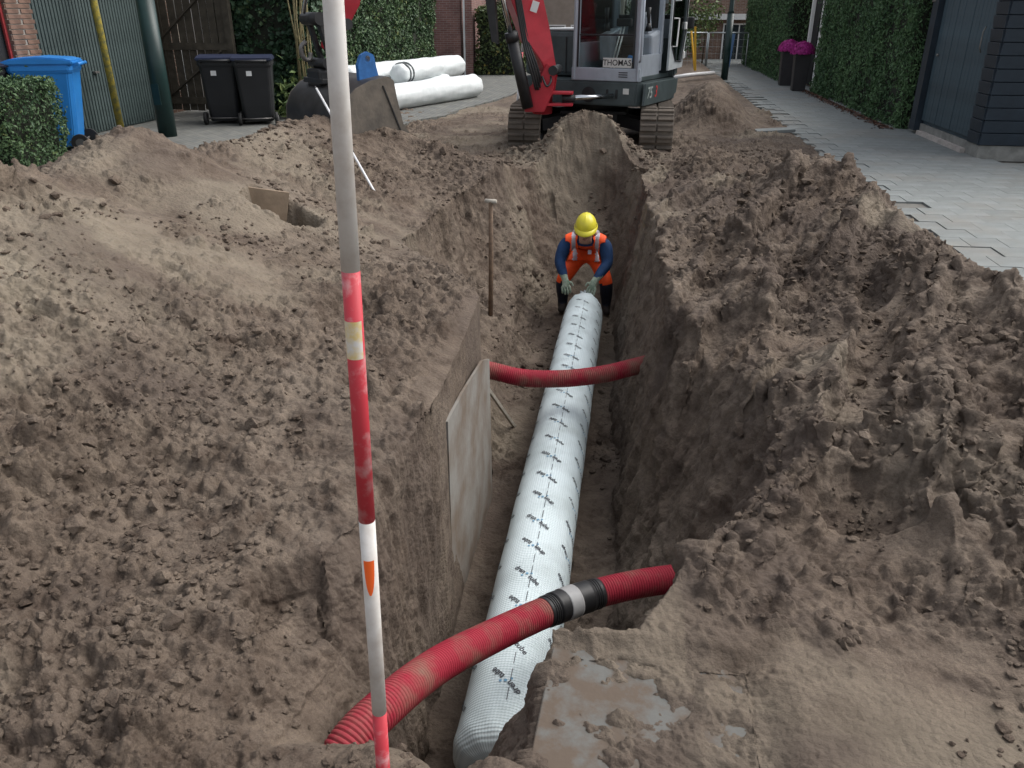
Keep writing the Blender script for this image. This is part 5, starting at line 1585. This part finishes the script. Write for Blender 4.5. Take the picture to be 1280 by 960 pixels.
wheelie_bin('wheelie_bin', 'black wheelie bin with navy lid by the ivy, right of the black pair', (-6.42, 13.75, LEFT_Z), R(200), BIN_BLACK, LID_NAVY, 'wheelie bins on the driveway', True, sc=1.03)

# ---------------------------------------------------------------- posts
POST_GREEN = mat('dark_green_post', (0.007, 0.026, 0.024), 0.42, var=0.15, vscale=5)
def lamp_post(loc, r, h, label, taperz=None):
    root = thing('lamp_post', label, 'lamp post', loc)
    x, y, z = loc
    mb = MB(); mb.tube([(x, y, z - 0.1), (x, y, z + h * 0.33)], [r, r * 0.96], 24); mb.build('base_tube', POST_GREEN, root)
    mb = MB(); mb.tube([(x, y, z + h * 0.33), (x, y, z + h * 0.345), (x, y, z + h)], [r * 0.96, r * 0.66, r * 0.55], 24); mb.build('shaft', POST_GREEN, root)
    mb = MB(); mb.tube([(x, y, z + h), (x + 0.05, y, z + h + 0.08), (x + 0.55, y, z + h + 0.14)], [r * 0.5, r * 0.45, r * 0.35], 12); mb.build('arm', POST_GREEN, root)
    mb = MB(); mb.box((x + 0.75, y, z + h + 0.13), (0.55, 0.22, 0.10), None, 0.04); mb.build('lamp_head', POST_GREEN, root)
    mb = MB(); mb.box((x + 0.0, y - r - 0.002, z + 0.62), (r * 0.9, 0.012, 0.30), None, 0.004); mb.build('hatch', POST_GREEN, root)
    return root
lamp_post((-7.12, 11.95, LEFT_Z), 0.135, 6.0, 'thick dark green lamp post between the garage door and the wooden gate')
lamp_post((2.63, 26.6, 0.0), 0.105, 5.5, 'slim dark green lamp post on the right pavement near the far hedge')
MOSS = mat('mossy_yellow_pipe', (0.30, 0.24, 0.035), 0.85, col2=(0.13, 0.13, 0.055), vscale=14, vlo=0.42, vhi=0.62, bump=0.4, bscale=25)
mb = MB(); mb.tube([(-8.02, 12.15, 0.0), (-8.05, 12.15, 1.6), (-8.09, 12.16, 3.2)], [0.055, 0.05, 0.05], 14)
tag(mb.build('mossy_pole', MOSS), 'thin yellow mossy pole in front of the garage door', 'pole')
# dry bamboo stalks beside the ivy hedge
BAMBOO = mat('dry_stalks', (0.20, 0.17, 0.085), 0.8, var=0.3, vscale=12)
root = thing('stalk_plant', 'dry upright stalks with a few green leaves beside the ivy hedge', 'plant', (-5.85, 14.7, LEFT_Z))
rs = random.Random(9)
for k in range(11):
    x = -5.95 + rs.uniform(-0.12, 0.28); y = 14.75 + rs.uniform(-0.12, 0.12)
    mb = MB(); mb.tube([(x, y, LEFT_Z), (x + rs.uniform(-.05, .05), y, 1.3), (x + rs.uniform(-.15, .15), y, 2.7)], [0.016, 0.014, 0.008], 6); mb.build('stalk', BAMBOO, root)
g = np.random.default_rng(5)
pts = np.stack([g.normal(-6.0, 0.22, 260), g.normal(14.55, 0.16, 260), LEFT_Z + np.abs(g.normal(0, 0.30, 260)) + 0.05], 1)
o = obj_from_mesh('leaves', leaf_mesh('leaves', pts, np.tile([0, -0.4, 0.8], (260, 1)), 0.16, 0.35, 0.4, 6), LIGHTG, root); o['kind'] = 'stuff'

# ---------------------------------------------------------------- white wrapped rolls
FILM = mat('white_film_wrap', (0.70, 0.73, 0.73), 0.42, col2=(0.60, 0.64, 0.64), vscale=5, bump=0.25, bscale=9, spec=0.5)
def wrapped_roll(p0, p1, r, label, seed, tie=False, nose=0.35):
    p0, p1 = Vector(p0), Vector(p1)
    root = thing('wrapped_roll', label, 'roll', tuple((p0 + p1) / 2 - Vector((0, 0, r))), 'white wrapped pipe rolls on the driveway')
    d = (p1 - p0); L = d.length; d.normalize()
    s = d.cross(Vector((0, 0, 1))).normalized(); u = s.cross(d)
    n, m = 40, 60
    V, Fc = [], []
    for i in range(m + 1):
        t = i / m
        e = min(t * L, (1 - t) * L)
        rr = r * (1 - 0.55 * max(0, 1 - e / (nose * r * 2)) ** 2.2)
        if i in (0, m): rr = r * 0.12
        for k in range(n):
            a = 2 * math.pi * k / n
            w = 0.035 * vnoise(np.float32([3 * math.cos(a) + seed]), np.float32([3 * math.sin(a)]), np.float32([t * L * 2.2]), seed)[0]
            w += 0.022 * vnoise(np.float32([7 * math.cos(a) + t * 9]), np.float32([7 * math.sin(a)]), np.float32([t * L * 3.0]), seed + 3)[0]
            w += max(0, 1 - e / 0.45) * 0.05 * math.sin(7 * a + seed + 3 * t)
            q = rr * (1 + w)
            zz = math.sin(a) * q
            zz = max(zz, -0.93 * r)
            V.append(p0 + d * (t * L) + s * math.cos(a) * q + u * zz)
    for i in range(m):
        for k in range(n):
            k2 = (k + 1) % n
            Fc.append((i * n + k, i * n + k2, (i + 1) * n + k2, (i + 1) * n + k))
    Fc += [tuple(range(n))[::-1], tuple(m * n + k for k in range(n))]
    mb = MB(); mb.add(V, Fc, True); mb.build('film_wrap', FILM, root)
    if tie:
        for t in (0.10, 0.17):
            c = p0 + d * (t * L)
            ring = [c + s * math.cos(R(a)) * r * 1.03 + u * math.sin(R(a)) * r * 1.03 for a in range(0, 361, 15)]
            mb = MB(); mb.tube(ring, 0.022, 6); mb.build('strap', mat('grey_strap', (0.10, 0.11, 0.11), 0.7), root)
    return root
wrapped_roll((-4.84, 15.75, LEFT_Z + 0.24), (-3.64, 19.3, LEFT_Z + 0.24), 0.25, 'front roll of white wrapped pipe lying on the driveway nearest the excavator', 1)
wrapped_roll((-5.40, 16.0, LEFT_Z + 0.22), (-4.42, 19.8, LEFT_Z + 0.22), 0.23, 'bottom roll of white wrapped pipe under the big one, crumpled end facing the bucket', 2)
wrapped_roll((-6.04, 16.7, LEFT_Z + 0.22), (-5.04, 20.3, LEFT_Z + 0.22), 0.23, 'rearmost bottom roll of white wrapped pipe along the hedge', 4)
wrapped_roll((-5.72, 16.1, LEFT_Z + 0.56), (-4.37, 20.9, LEFT_Z + 0.58), 0.25, 'upper roll of white wrapped pipe lying on top of the others', 3)
wrapped_roll((-4.86, 17.0, LEFT_Z + 0.60), (-4.62, 19.6, LEFT_Z + 0.62), 0.20, 'strapped white roll end-on to the camera on top of the stack', 5, True)

# ---------------------------------------------------------------- planters and house front on the right
PLANTER = mat('dark_planter', (0.030, 0.028, 0.030), 0.55, var=0.15, vscale=6)
def planter(loc, label, seed):
    x, y, z = loc
    root = thing('flower_planter', label, 'planter', loc, 'planters by the white door')
    mb = MB(); V = []
    for (zz, h) in ((0.0, 0.155), (0.92, 0.185)):
        V += [(x - h, y - h, z + zz), (x + h, y - h, z + zz), (x + h, y + h, z + zz), (x - h, y + h, z + zz)]
    mb.add(V, [(3, 2, 1, 0), (4, 5, 6, 7), (0, 1, 5, 4), (1, 2, 6, 5), (2, 3, 7, 6), (3, 0, 4, 7)]); mb.build('pot', PLANTER, root, 0.012)
    g = np.random.default_rng(seed)
    d = g.normal(size=(1500, 3)); d /= np.linalg.norm(d, axis=1, keepdims=True); d[:, 2] = np.abs(d[:, 2]) * 1.0 - 0.15
    pts = np.array([x, y, z + 0.93]) + d * np.array([0.29, 0.29, 0.27]) * (0.92 + 0.14 * g.random((1500, 1)))
    o = obj_from_mesh('blossom', leaf_mesh('blossom', pts, d, 0.055, 0.8, 0, seed, 0.5), PINK, root); o['kind'] = 'stuff'
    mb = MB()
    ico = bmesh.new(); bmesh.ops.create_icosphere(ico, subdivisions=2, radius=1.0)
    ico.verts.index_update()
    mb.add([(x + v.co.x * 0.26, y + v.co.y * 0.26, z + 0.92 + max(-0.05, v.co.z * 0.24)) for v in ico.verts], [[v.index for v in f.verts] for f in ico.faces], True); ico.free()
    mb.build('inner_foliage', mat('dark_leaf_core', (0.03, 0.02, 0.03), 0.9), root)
planter((4.12, 22.75, 0.0), 'dark square planter with pink flowers, the nearer of the two by the white door', 61)
planter((4.08, 24.55, 0.0), 'dark square planter with pink flowers, the farther of the two by the white door', 62)
def right_house():
    root = thing('brick_house', 'narrow brick house front with white door frame between the two right hedges', 'house', (4.6, 24.0, 0))
    mb = MB(); mb.box((8.0, 24.2, 2.9), (6.6, 2.6, 5.8)); mb.build('wall', BRICK, root)
    mb = MB(); mb.box((4.68, 23.55, 1.25), (0.06, 0.55, 2.7), None, 0.01); mb.build('door_frame', WHITE_PAINT, root)
    mb = MB(); mb.box((4.645, 24.9, 1.6), (0.10, 0.16, 3.2)); mb.build('door_post', WHITE_PAINT, root)
    mb = MB(); mb.box((4.66, 24.25, 1.3), (0.05, 0.75, 2.5)); mb.build('door', DARK, root)
    mb = MB(); mb.prism([(4.3, 5.75), (12.0, 5.75), (8.1, 8.5)], 22.8, 25.7, 'xz'); mb.build('roof', ROOF, root)
right_house()
# garden trees and shrubs beyond
def tree(name, label, base, h, rad, m, seed, n=1400, size=0.16, trunk=0.09, cat='tree', group=None):
    x, y, z = base
    root = thing(name, label, cat, base, group)
    mb = MB()
    rs = random.Random(seed)
    mb.tube([(x, y, z - 0.1), (x + 0.04, y, z + h * 0.4), (x - 0.03, y, z + h * 0.85)], [trunk, trunk * 0.7, trunk * 0.25], 8)
    for k in range(7):
        a = rs.uniform(0, 6.28); z0 = z + h * rs.uniform(0.3, 0.6)
        mb.tube([(x, y, z0), (x + 0.6 * rad * math.cos(a), y + 0.6 * rad * math.sin(a), z0 + h * 0.25)], [trunk * 0.4, trunk * 0.1], 6)
    mb.build('trunk', BARK, root)
    g = np.random.default_rng(seed)
    cen = np.array([x, y, z + h * 0.66])
    k = 14
    cc = cen + g.normal(size=(k, 3)) * np.array([rad * 0.5, rad * 0.5, h * 0.17])
    pts = cc[g.integers(0, k, n)] + g.normal(size=(n, 3)) * rad * 0.22
    nr = pts - cen; nr /= np.linalg.norm(nr, axis=1, keepdims=True)
    o = obj_from_mesh('crown', leaf_mesh('crown', pts, nr + np.array([0, 0, 0.4]), size, 0.5, 0.4, seed), m, root); o['kind'] = 'stuff'
tree('garden_tree', 'yellow green garden tree rising behind the far right hedge', (5.7, 36.3, 0), 4.6, 1.5, LIGHTG, 71, 2600, 0.2)
tree('young_tree', 'young green street tree in front of the far brick house', (2.6, 36.0, 0), 2.6, 0.75, LIGHTG, 72, 700, 0.15, 0.04)
tree('garden_shrub', 'green shrub against the far brick house behind the site fence', (1.6, 38.6, 0), 2.2, 1.1, PRIVET, 73, 1600, 0.16, 0.05, 'shrub')
tree('garden_shrub', 'leafy green shrub left of the far house at the cab edge', (0.0, 38.2, 0), 3.4, 1.0, PRIVET, 74, 1500, 0.17, 0.05, 'shrub')
tree('garden_shrub', 'reddish green shrub above the yellowing hedge', (-4.5, 31.2, 0), 3.0, 0.8, AUTUMN, 75, 1000, 0.14, 0.05, 'shrub')

# ---------------------------------------------------------------- site fence and barrier posts at the far end
GALV = mat('galvanised_steel', (0.38, 0.42, 0.43), 0.4, 0.6)
YELLOW = mat('yellow_post', (0.62, 0.36, 0.03), 0.5)
BLUE_BOARD = mat('blue_board', (0.08, 0.16, 0.30), 0.6)
def site_fence(x0, x1, y, label):
    root = thing('site_fence', label, 'fence', ((x0 + x1) / 2, y, 0), 'galvanised site fence panels')
    z0, z1 = -0.55, 1.18
    for zz in (z0 + 0.15, z1):
        mb = MB(); mb.tube([(x0, y, zz), (x1, y, zz)], 0.024, 8); mb.build('rail', GALV, root)
    for xx in (x0, x1):
        mb = MB(); mb.tube([(xx, y, -0.1), (xx, y, z1)], 0.024, 8); mb.build('post', GALV, root)
    mb = MB()
    k = int((x1 - x0) / 0.16)
    for i in range(1, k): mb.tube([(x0 + (x1 - x0) * i / k, y, -0.05), (x0 + (x1 - x0) * i / k, y, z1)], 0.003, 4, False)
    for zz in (0.2, 0.45, 0.7, 0.95): mb.tube([(x0, y + 0.004, zz), (x1, y + 0.004, zz)], 0.003, 4, False)
    o = mb.build('wire_mesh', GALV, root); o['kind'] = 'stuff'
site_fence(0.7, 2.55, 33.6, 'galvanised wire site fence panel left of the slim lamp post')
site_fence(2.6, 4.05, 33.6, 'galvanised wire site fence panel between the slim lamp post and the far hedge')
for (x, y, h, lean, lab) in ((1.30, 31.5, 1.28, 0.02, 'left yellow barrier post at the far site fence'), (2.02, 30.6, 1.42, -0.14, 'right leaning yellow barrier post at the far site fence')):
    root = thing('barrier_post', lab, 'barrier post', (x, y, -0.05), 'yellow barrier posts')
    mb = MB(); mb.bar((x, y, -0.1), (x + lean, y, h), 0.07, 0.07, bev=0.006); mb.build('post', YELLOW, root)
    mb = MB(); mb.bar((x - 0.02, y + 0.05, 0.0), (x - 0.10 + lean, y + 0.35, h * 0.9), 0.05, 0.05); mb.build('brace', YELLOW, root)
mb = MB(); mb.bar((3.35, 33.2, 0.0), (3.47, 33.45, 1.15), 0.16, 0.03, up=(0, -1, 0.3)); tag(mb.build('blue_plank', BLUE_BOARD), 'blue plank leaning on the far site fence', 'plank')
mb = MB(); mb.tube([(0.95, 24.6, 0.16), (1.5, 25.2, 0.20), (2.25, 26.0, 0.22)], 0.055, 12)
tag(mb.build('white_tube', STAFF_WHITE), 'white plastic tube lying on the sand right of the excavator tracks', 'tube')

# ---------------------------------------------------------------- the worker
SKIN = mat('skin', (0.42, 0.24, 0.17), 0.6)
BLUE_SHIRT = mat('blue_sleeve', (0.010, 0.040, 0.115), 0.8, var=0.25, vscale=10, bump=0.2, bscale=20)
HIVIS = mat('hi_vis_orange', (0.85, 0.085, 0.012), 0.7, var=0.12, vscale=9, bump=0.2, bscale=18)
NAVY = mat('navy_trousers', (0.012, 0.014, 0.026), 0.8, var=0.2, vscale=10)
GLOVE = mat('work_glove', (0.42, 0.47, 0.38), 0.8, col2=(0.20, 0.27, 0.20), vscale=18)
SILVER_TAPE = mat('reflective_tape', (0.42, 0.40, 0.44), 0.35, 0.2)
HELMET = mat('yellow_helmet', (0.66, 0.58, 0.045), 0.32, var=0.06, vscale=6)
BOOT = mat('work_boot', (0.03, 0.022, 0.018), 0.7)
def worker():
    fx, fy, fz = -0.44, 8.80, -1.39
    root = thing('person', 'worker in yellow helmet and orange hi-vis clothes bending over the far end of the pipe', 'person', (fx, fy, fz))
    Vt, Ed, Rd = [], [], []
    def add(p, r, link=None):
        Vt.append(p); Rd.append(r if isinstance(r, tuple) else (r, r))
        if link is not None: Ed.append((link, len(Vt) - 1))
        return len(Vt) - 1
    pel = add((-0.445, 9.02, -0.72), (0.155, 0.125))
    wai = add((-0.445, 8.93, -0.60), (0.150, 0.115), pel)
    che = add((-0.445, 8.77, -0.515), (0.165, 0.125), wai)
    upc = add((-0.445, 8.64, -0.475), (0.150, 0.105), che)
    nek = add((-0.442, 8.545, -0.425), 0.062, upc)
    hd0 = add((-0.440, 8.480, -0.385), 0.082, nek)
    hd1 = add((-0.438, 8.430, -0.335), 0.098, hd0)
    hd2 = add((-0.437, 8.400, -0.275), 0.090, hd1)
    chin = add((-0.438, 8.385, -0.425), 0.040, hd0)
    reg = {}
    def arm(sg, sh, el, wr, fing):
        a0 = add((-0.445 + sg * 0.12, 8.64, -0.475), 0.085, upc)
        a1 = add(sh, 0.090, a0)
        a15 = add(tuple(Vector(sh).lerp(Vector(el), 0.5)), 0.076, a1)
        a2 = add(el, 0.066, a15)
        a25 = add(tuple(Vector(el).lerp(Vector(wr), 0.5)), 0.058, a2)
        a3 = add(wr, 0.038, a25)
        d = (Vector(fing) - Vector(wr)).normalized()
        palm = Vector(wr) + d * 0.055
        a4 = add(tuple(palm), (0.052, 0.030), a3)
        side = d.cross(Vector((0, -0.6, 0.8))).normalized()
        up = side.cross(d)
        for k, (o, ln) in enumerate(((-0.042, 0.080), (-0.014, 0.096), (0.015, 0.092), (0.042, 0.072))):
            b = palm + d * 0.035 + side * o
            f1 = add(tuple(b), 0.0135, a4)
            f2 = add(tuple(b + d * ln * 0.55 - up * 0.008), 0.0125, f1)
            add(tuple(b + d * ln * 0.85 - up * 0.034), 0.011, f2)
        tb = palm - d * 0.01 + side * (-0.045 * sg * -1)
        t1 = add(tuple(tb + side * 0.02 * sg), 0.013, a4)
        add(tuple(tb + side * 0.035 * sg + d * 0.045 - up * 0.015), 0.0105, t1)
    arm(-1, (-0.665, 8.63, -0.52), (-0.722, 8.53, -0.70), (-0.640, 8.375, -0.845), (-0.615, 8.32, -0.97))
    arm(1, (-0.225, 8.63, -0.52), (-0.190, 8.53, -0.70), (-0.315, 8.34, -0.840), (-0.360, 8.285, -0.970))
    for sg, hip, kn, an, toe in ((-1, (-0.545, 9.01, -0.76), (-0.700, 8.74, -0.985), (-0.690, 8.88, -1.31), (-0.705, 8.72, -1.345)),
                                 (1, (-0.345, 9.01, -0.76), (-0.200, 8.72, -0.975), (-0.190, 8.86, -1.31), (-0.175, 8.70, -1.345))):
        h0 = add(hip, 0.112, pel)
        h1 = add(tuple(Vector(hip).lerp(Vector(kn), 0.5)), 0.100, h0)
        k0 = add(kn, 0.078, h1)
        s1 = add(tuple(Vector(kn).lerp(Vector(an), 0.45)), 0.078, k0)
        a0 = add(an, 0.060, s1)
        he = add((an[0], an[1] + 0.03, an[2] - 0.035), 0.046, a0)
        add(toe, (0.052, 0.040), a0)
    me = bpy.data.meshes.new('body_skeleton')
    me.from_pydata(Vt, Ed, [])
    ob = bpy.data.objects.new('body_skeleton', me); COL.objects.link(ob)
    sk = ob.modifiers.new('skin', 'SKIN'); sk.use_smooth_shade = True; sk.branch_smoothing = 0.6
    for i, v in enumerate(me.skin_vertices[0].data):
        v.radius = Rd[i]; v.use_root = (i == 0)
    su = ob.modifiers.new('sub', 'SUBSURF'); su.levels = 2; su.render_levels = 2
    dg = bpy.context.evaluated_depsgraph_get()
    bm_ = bpy.data.meshes.new_from_object(ob.evaluated_get(dg))
    bpy.data.objects.remove(ob)
    bm_.name = 'body'
    bm_.materials.clear()
    for m in (BLUE_SHIRT, HIVIS, NAVY, GLOVE, SKIN, BOOT): bm_.materials.append(m)
    for p in bm_.polygons:
        c = p.center
        p.use_smooth = True
        if c.y < 8.40 and c.z < -0.80: i = 3
        elif c.y < 8.55 and c.z < -0.78 and abs(c.x + 0.445) > 0.08: i = 0
        elif c.z < -1.27: i = 5
        elif c.z < -0.985: i = 2
        elif c.z < -0.66 and c.y > 8.66: i = 1
        elif c.y < 8.545 and abs(c.x + 0.44) < 0.14 and c.z > -0.50: i = 4
        elif abs(c.x + 0.445) < 0.135 and c.y > 8.5 and c.z < -0.53: i = 1
        else: i = 0
        p.material_index = i
    body = obj_from_mesh('body', bm_, None, root)
    # vest: the torso surface pushed out
    bm2 = bmesh.new(); bm2.from_mesh(bm_)
    bmesh.ops.subdivide_edges(bm2, edges=bm2.edges[:], cuts=2, use_grid_fill=True)
    kill = []
    for f in bm2.faces:
        c = f.calc_center_median()
        dx = abs(c.x + 0.445)
        keep = (8.56 < c.y < 9.16) and (c.z > -0.78 + 0.0) and dx < 0.215 and not (c.y < 8.64 and dx < 0.075) and not (c.z < -0.56 and c.y < 8.80 and dx < 0.12)
        if not keep: kill.append(f)
    bmesh.ops.delete(bm2, geom=kill, context='FACES')
    bm2.normal_update()
    for v in bm2.verts: v.co += v.normal * 0.014
    vm = bpy.data.meshes.new('vest'); 
    for f in bm2.faces:
        c = f.calc_center_median(); dx = abs(c.x + 0.445)
        f.material_index = 1 if (0.105 < dx < 0.150 or abs(c.y - 8.98) < 0.03) else 0
        f.smooth = True
    vm.materials.append(HIVIS); vm.materials.append(SILVER_TAPE)
    bm2.to_mesh(vm); bm2.free()
    vo = obj_from_mesh('vest', vm, None, root)
    so = vo.modifiers.new('solid', 'SOLIDIFY'); so.thickness = 0.006; so.offset = 1
    # helmet
    hc = Vector((-0.437, 8.425, -0.262)); tilt = Matrix.Rotation(R(17), 3, 'X')
    q = MB(); V, Fc = [], []
    n, m = 32, 12
    for i in range(m + 1):
        t = i / m * math.pi / 2
        for k in range(n):
            a = 2 * math.pi * k / n
            rx, ry = 0.112, 0.138
            rib = 0.006 * max(0, math.cos(a * 1) ** 40 + 0) if False else 0
            V.append(hc + tilt @ Vector((rx * math.cos(t) * math.cos(a), ry * math.cos(t) * math.sin(a), 0.132 * math.sin(t) + (0.007 if abs(math.cos(a)) < 0.12 else 0) * math.cos(t * 0.7))))
    for i in range(m):
        for k in range(n):
            k2 = (k + 1) % n
            Fc.append((i * n + k, i * n + k2, (i + 1) * n + k2, (i + 1) * n + k))
    q.add(V, Fc, True); hel = q.build('helmet', HELMET, root)
    q = MB(); V, Fc = [], []
    for i in range(3):
        for k in range(n + 1):
            a = 2 * math.pi * k / n
            front = max(0, -math.sin(a)) ** 1.5
            ex_ = (0.0, 0.016 + 0.040 * front, 0.014 + 0.038 * front)[i]
            zz = (0.004, -0.010 - 0.012 * front, -0.020 - 0.012 * front)[i]
            V.append(hc + tilt @ Vector(((0.116 + ex_ * 0.55) * math.cos(a), (0.140 + ex_) * math.sin(a), zz)))
    for i in range(2):
        for k in range(n):
            b = i * (n + 1) + k
            Fc.append((b, b + 1, b + n + 2, b + n + 1))
    q.add(V, Fc, True); q.build('helmet_brim', HELMET, hel)
    # face
    f0 = Vector((-0.438, 8.355, -0.365))
    q = MB(); q.tube([f0 + Vector((0, 0.03, 0.035)), f0 + Vector((0, -0.012, -0.002)), f0 + Vector((0, 0.008, -0.016))], [0.008, 0.015, 0.010], 10); q.build('nose', SKIN, root)
    for sx in (-1, 1):
        q = MB(); q.tube([f0 + Vector((sx * 0.034, 0.002, 0.022)), f0 + Vector((sx * 0.034, 0.016, 0.030))], [0.008, 0.012], 10); q.build('eye', mat('eye_dark', (0.05, 0.04, 0.035), 0.3), root)
        q = MB(); q.tube([Vector((-0.438 + sx * 0.094, 8.45, -0.375)), Vector((-0.438 + sx * 0.108, 8.47, -0.36)), Vector((-0.438 + sx * 0.100, 8.48, -0.33))], [0.012, 0.018, 0.012], 8); q.build('ear', SKIN, root)
    q = MB(); q.tube([f0 + Vector((-0.026, 0.008, -0.036)), f0 + Vector((0, -0.002, -0.040)), f0 + Vector((0.026, 0.008, -0.036))], [0.004, 0.007, 0.004], 8); q.build('mouth', mat('lips', (0.28, 0.11, 0.09), 0.6), root)
    # silver badge and knee stripe
    q = MB(); q.box((-0.395, 8.60, -0.60), (0.04, 0.012, 0.05), Matrix.Rotation(R(-35), 3, 'X'), 0.004); q.build('chest_badge', SILVER_TAPE, root)
worker()

# ---------------------------------------------------------------- loose clods of sand and soil
def clods():
    g = np.random.default_rng(77)
    nr, nc = GP.shape[:2]
    P_ = GP[7:-19, 6:-6]
    nr, nc = P_.shape[:2]
    N0 = 52000
    i = g.integers(2, nr - 2, N0); j = g.integers(2, nc - 2, N0)
    p = P_[i, j]
    nrm = np.cross(P_[i, np.minimum(j + 2, nc - 1)] - P_[i, j - 2], P_[np.minimum(i + 2, nr - 1), j] - P_[i - 2, j])
    nrm /= np.maximum(np.linalg.norm(nrm, axis=1, keepdims=True), 1e-9)
    x, y, z = p[:, 0], p[:, 1], p[:, 2]
    dens = sstep(-0.25, 0.45, fbm(x * 1.4, y * 1.4, oct=3, seed=301)) + 0.30 * (x < -1.2) * (1 - sstep(2.5, 4.5, y)) - 0.30 * (x > -0.2) * (1 - sstep(2.3, 3.2, y)) + 0.75 * (x > 0.3) * (y < 6) * sstep(0.05, 0.25, fbm(x * 2.6 + 1.5, y * 3.4, oct=4, seed=103, gain=0.6) + 0.16 * sstep(0.55, 1.1, x)) - 0.05 * (x > 0.2)
    ok = (nrm[:, 2] > 0.55) & (g.random(N0) < dens) & (x < 2.5) & (x > -5.2) & ~((np.abs(x - 0.12) < 0.42) & (y < 1.98)) & (y < 12)
    ok &= ~((x > -0.66) & (x < -0.16) & (z < -0.9))
    p, nrm, x, y = p[ok], nrm[ok], x[ok], y[ok]
    n = len(p)
    r = np.exp(g.normal(math.log(0.0095), 0.55, n)); r = np.clip(r, 0.005, 0.05) * np.clip(0.6 + y * 0.09, 0.6, 1.5)
    bm = bmesh.new(); bmesh.ops.create_icosphere(bm, subdivisions=1, radius=1.0); bm.verts.index_update()
    base = np.array([v.co[:] for v in bm.verts]); fa = np.array([[v.index for v in f.verts] for f in bm.faces]); bm.free()
    k = len(base)
    jit = 1 + 0.20 * g.normal(size=(n, k, 1))
    sc = np.stack([g.uniform(0.8, 1.35, n), g.uniform(0.7, 1.2, n), g.uniform(0.5, 0.9, n)], 1)[:, None, :]
    a = g.uniform(0, 6.28, n); ca_, sa_ = np.cos(a), np.sin(a)
    V = base[None] * np.clip(jit, 0.6, 1.5) * sc
    Vx = V[..., 0] * ca_[:, None] - V[..., 1] * sa_[:, None]; Vy = V[..., 0] * sa_[:, None] + V[..., 1] * ca_[:, None]
    V = np.stack([Vx, Vy, V[..., 2]], -1) * r[:, None, None] + (p + nrm * (0.25 * r)[:, None])[:, None, :]
    F = (fa[None] + (np.arange(n) * k)[:, None, None]).reshape(-1, 3)
    o = obj_from_mesh('soil_clods', np_mesh('soil_clods', V.reshape(-1, 3), F, False), SAND)
    tag(o, 'loose crumbs and clods of damp sand scattered over the heaps', 'clods', kind='stuff')
    print('clods', n)
clods()

# fallen reddish leaves along the foot of the right hedge
RUST = leaf_material('fallen_leaves', (0.06, 0.028, 0.018), (0.16, 0.075, 0.045))
g = np.random.default_rng(15)
pts = np.stack([4.36 - np.abs(g.normal(0, 0.10, 1500)), g.uniform(14.9, 23.0, 1500), np.full(1500, 0.012)], 1)
o = obj_from_mesh('fallen_leaves', leaf_mesh('fallen_leaves', pts, np.tile([0, 0, 1.0], (1500, 1)), 0.055, 0.6, 0.0, 16, 0.25), RUST)
tag(o, 'strip of rusty fallen leaves at the foot of the right hedge', 'leaves', kind='stuff')
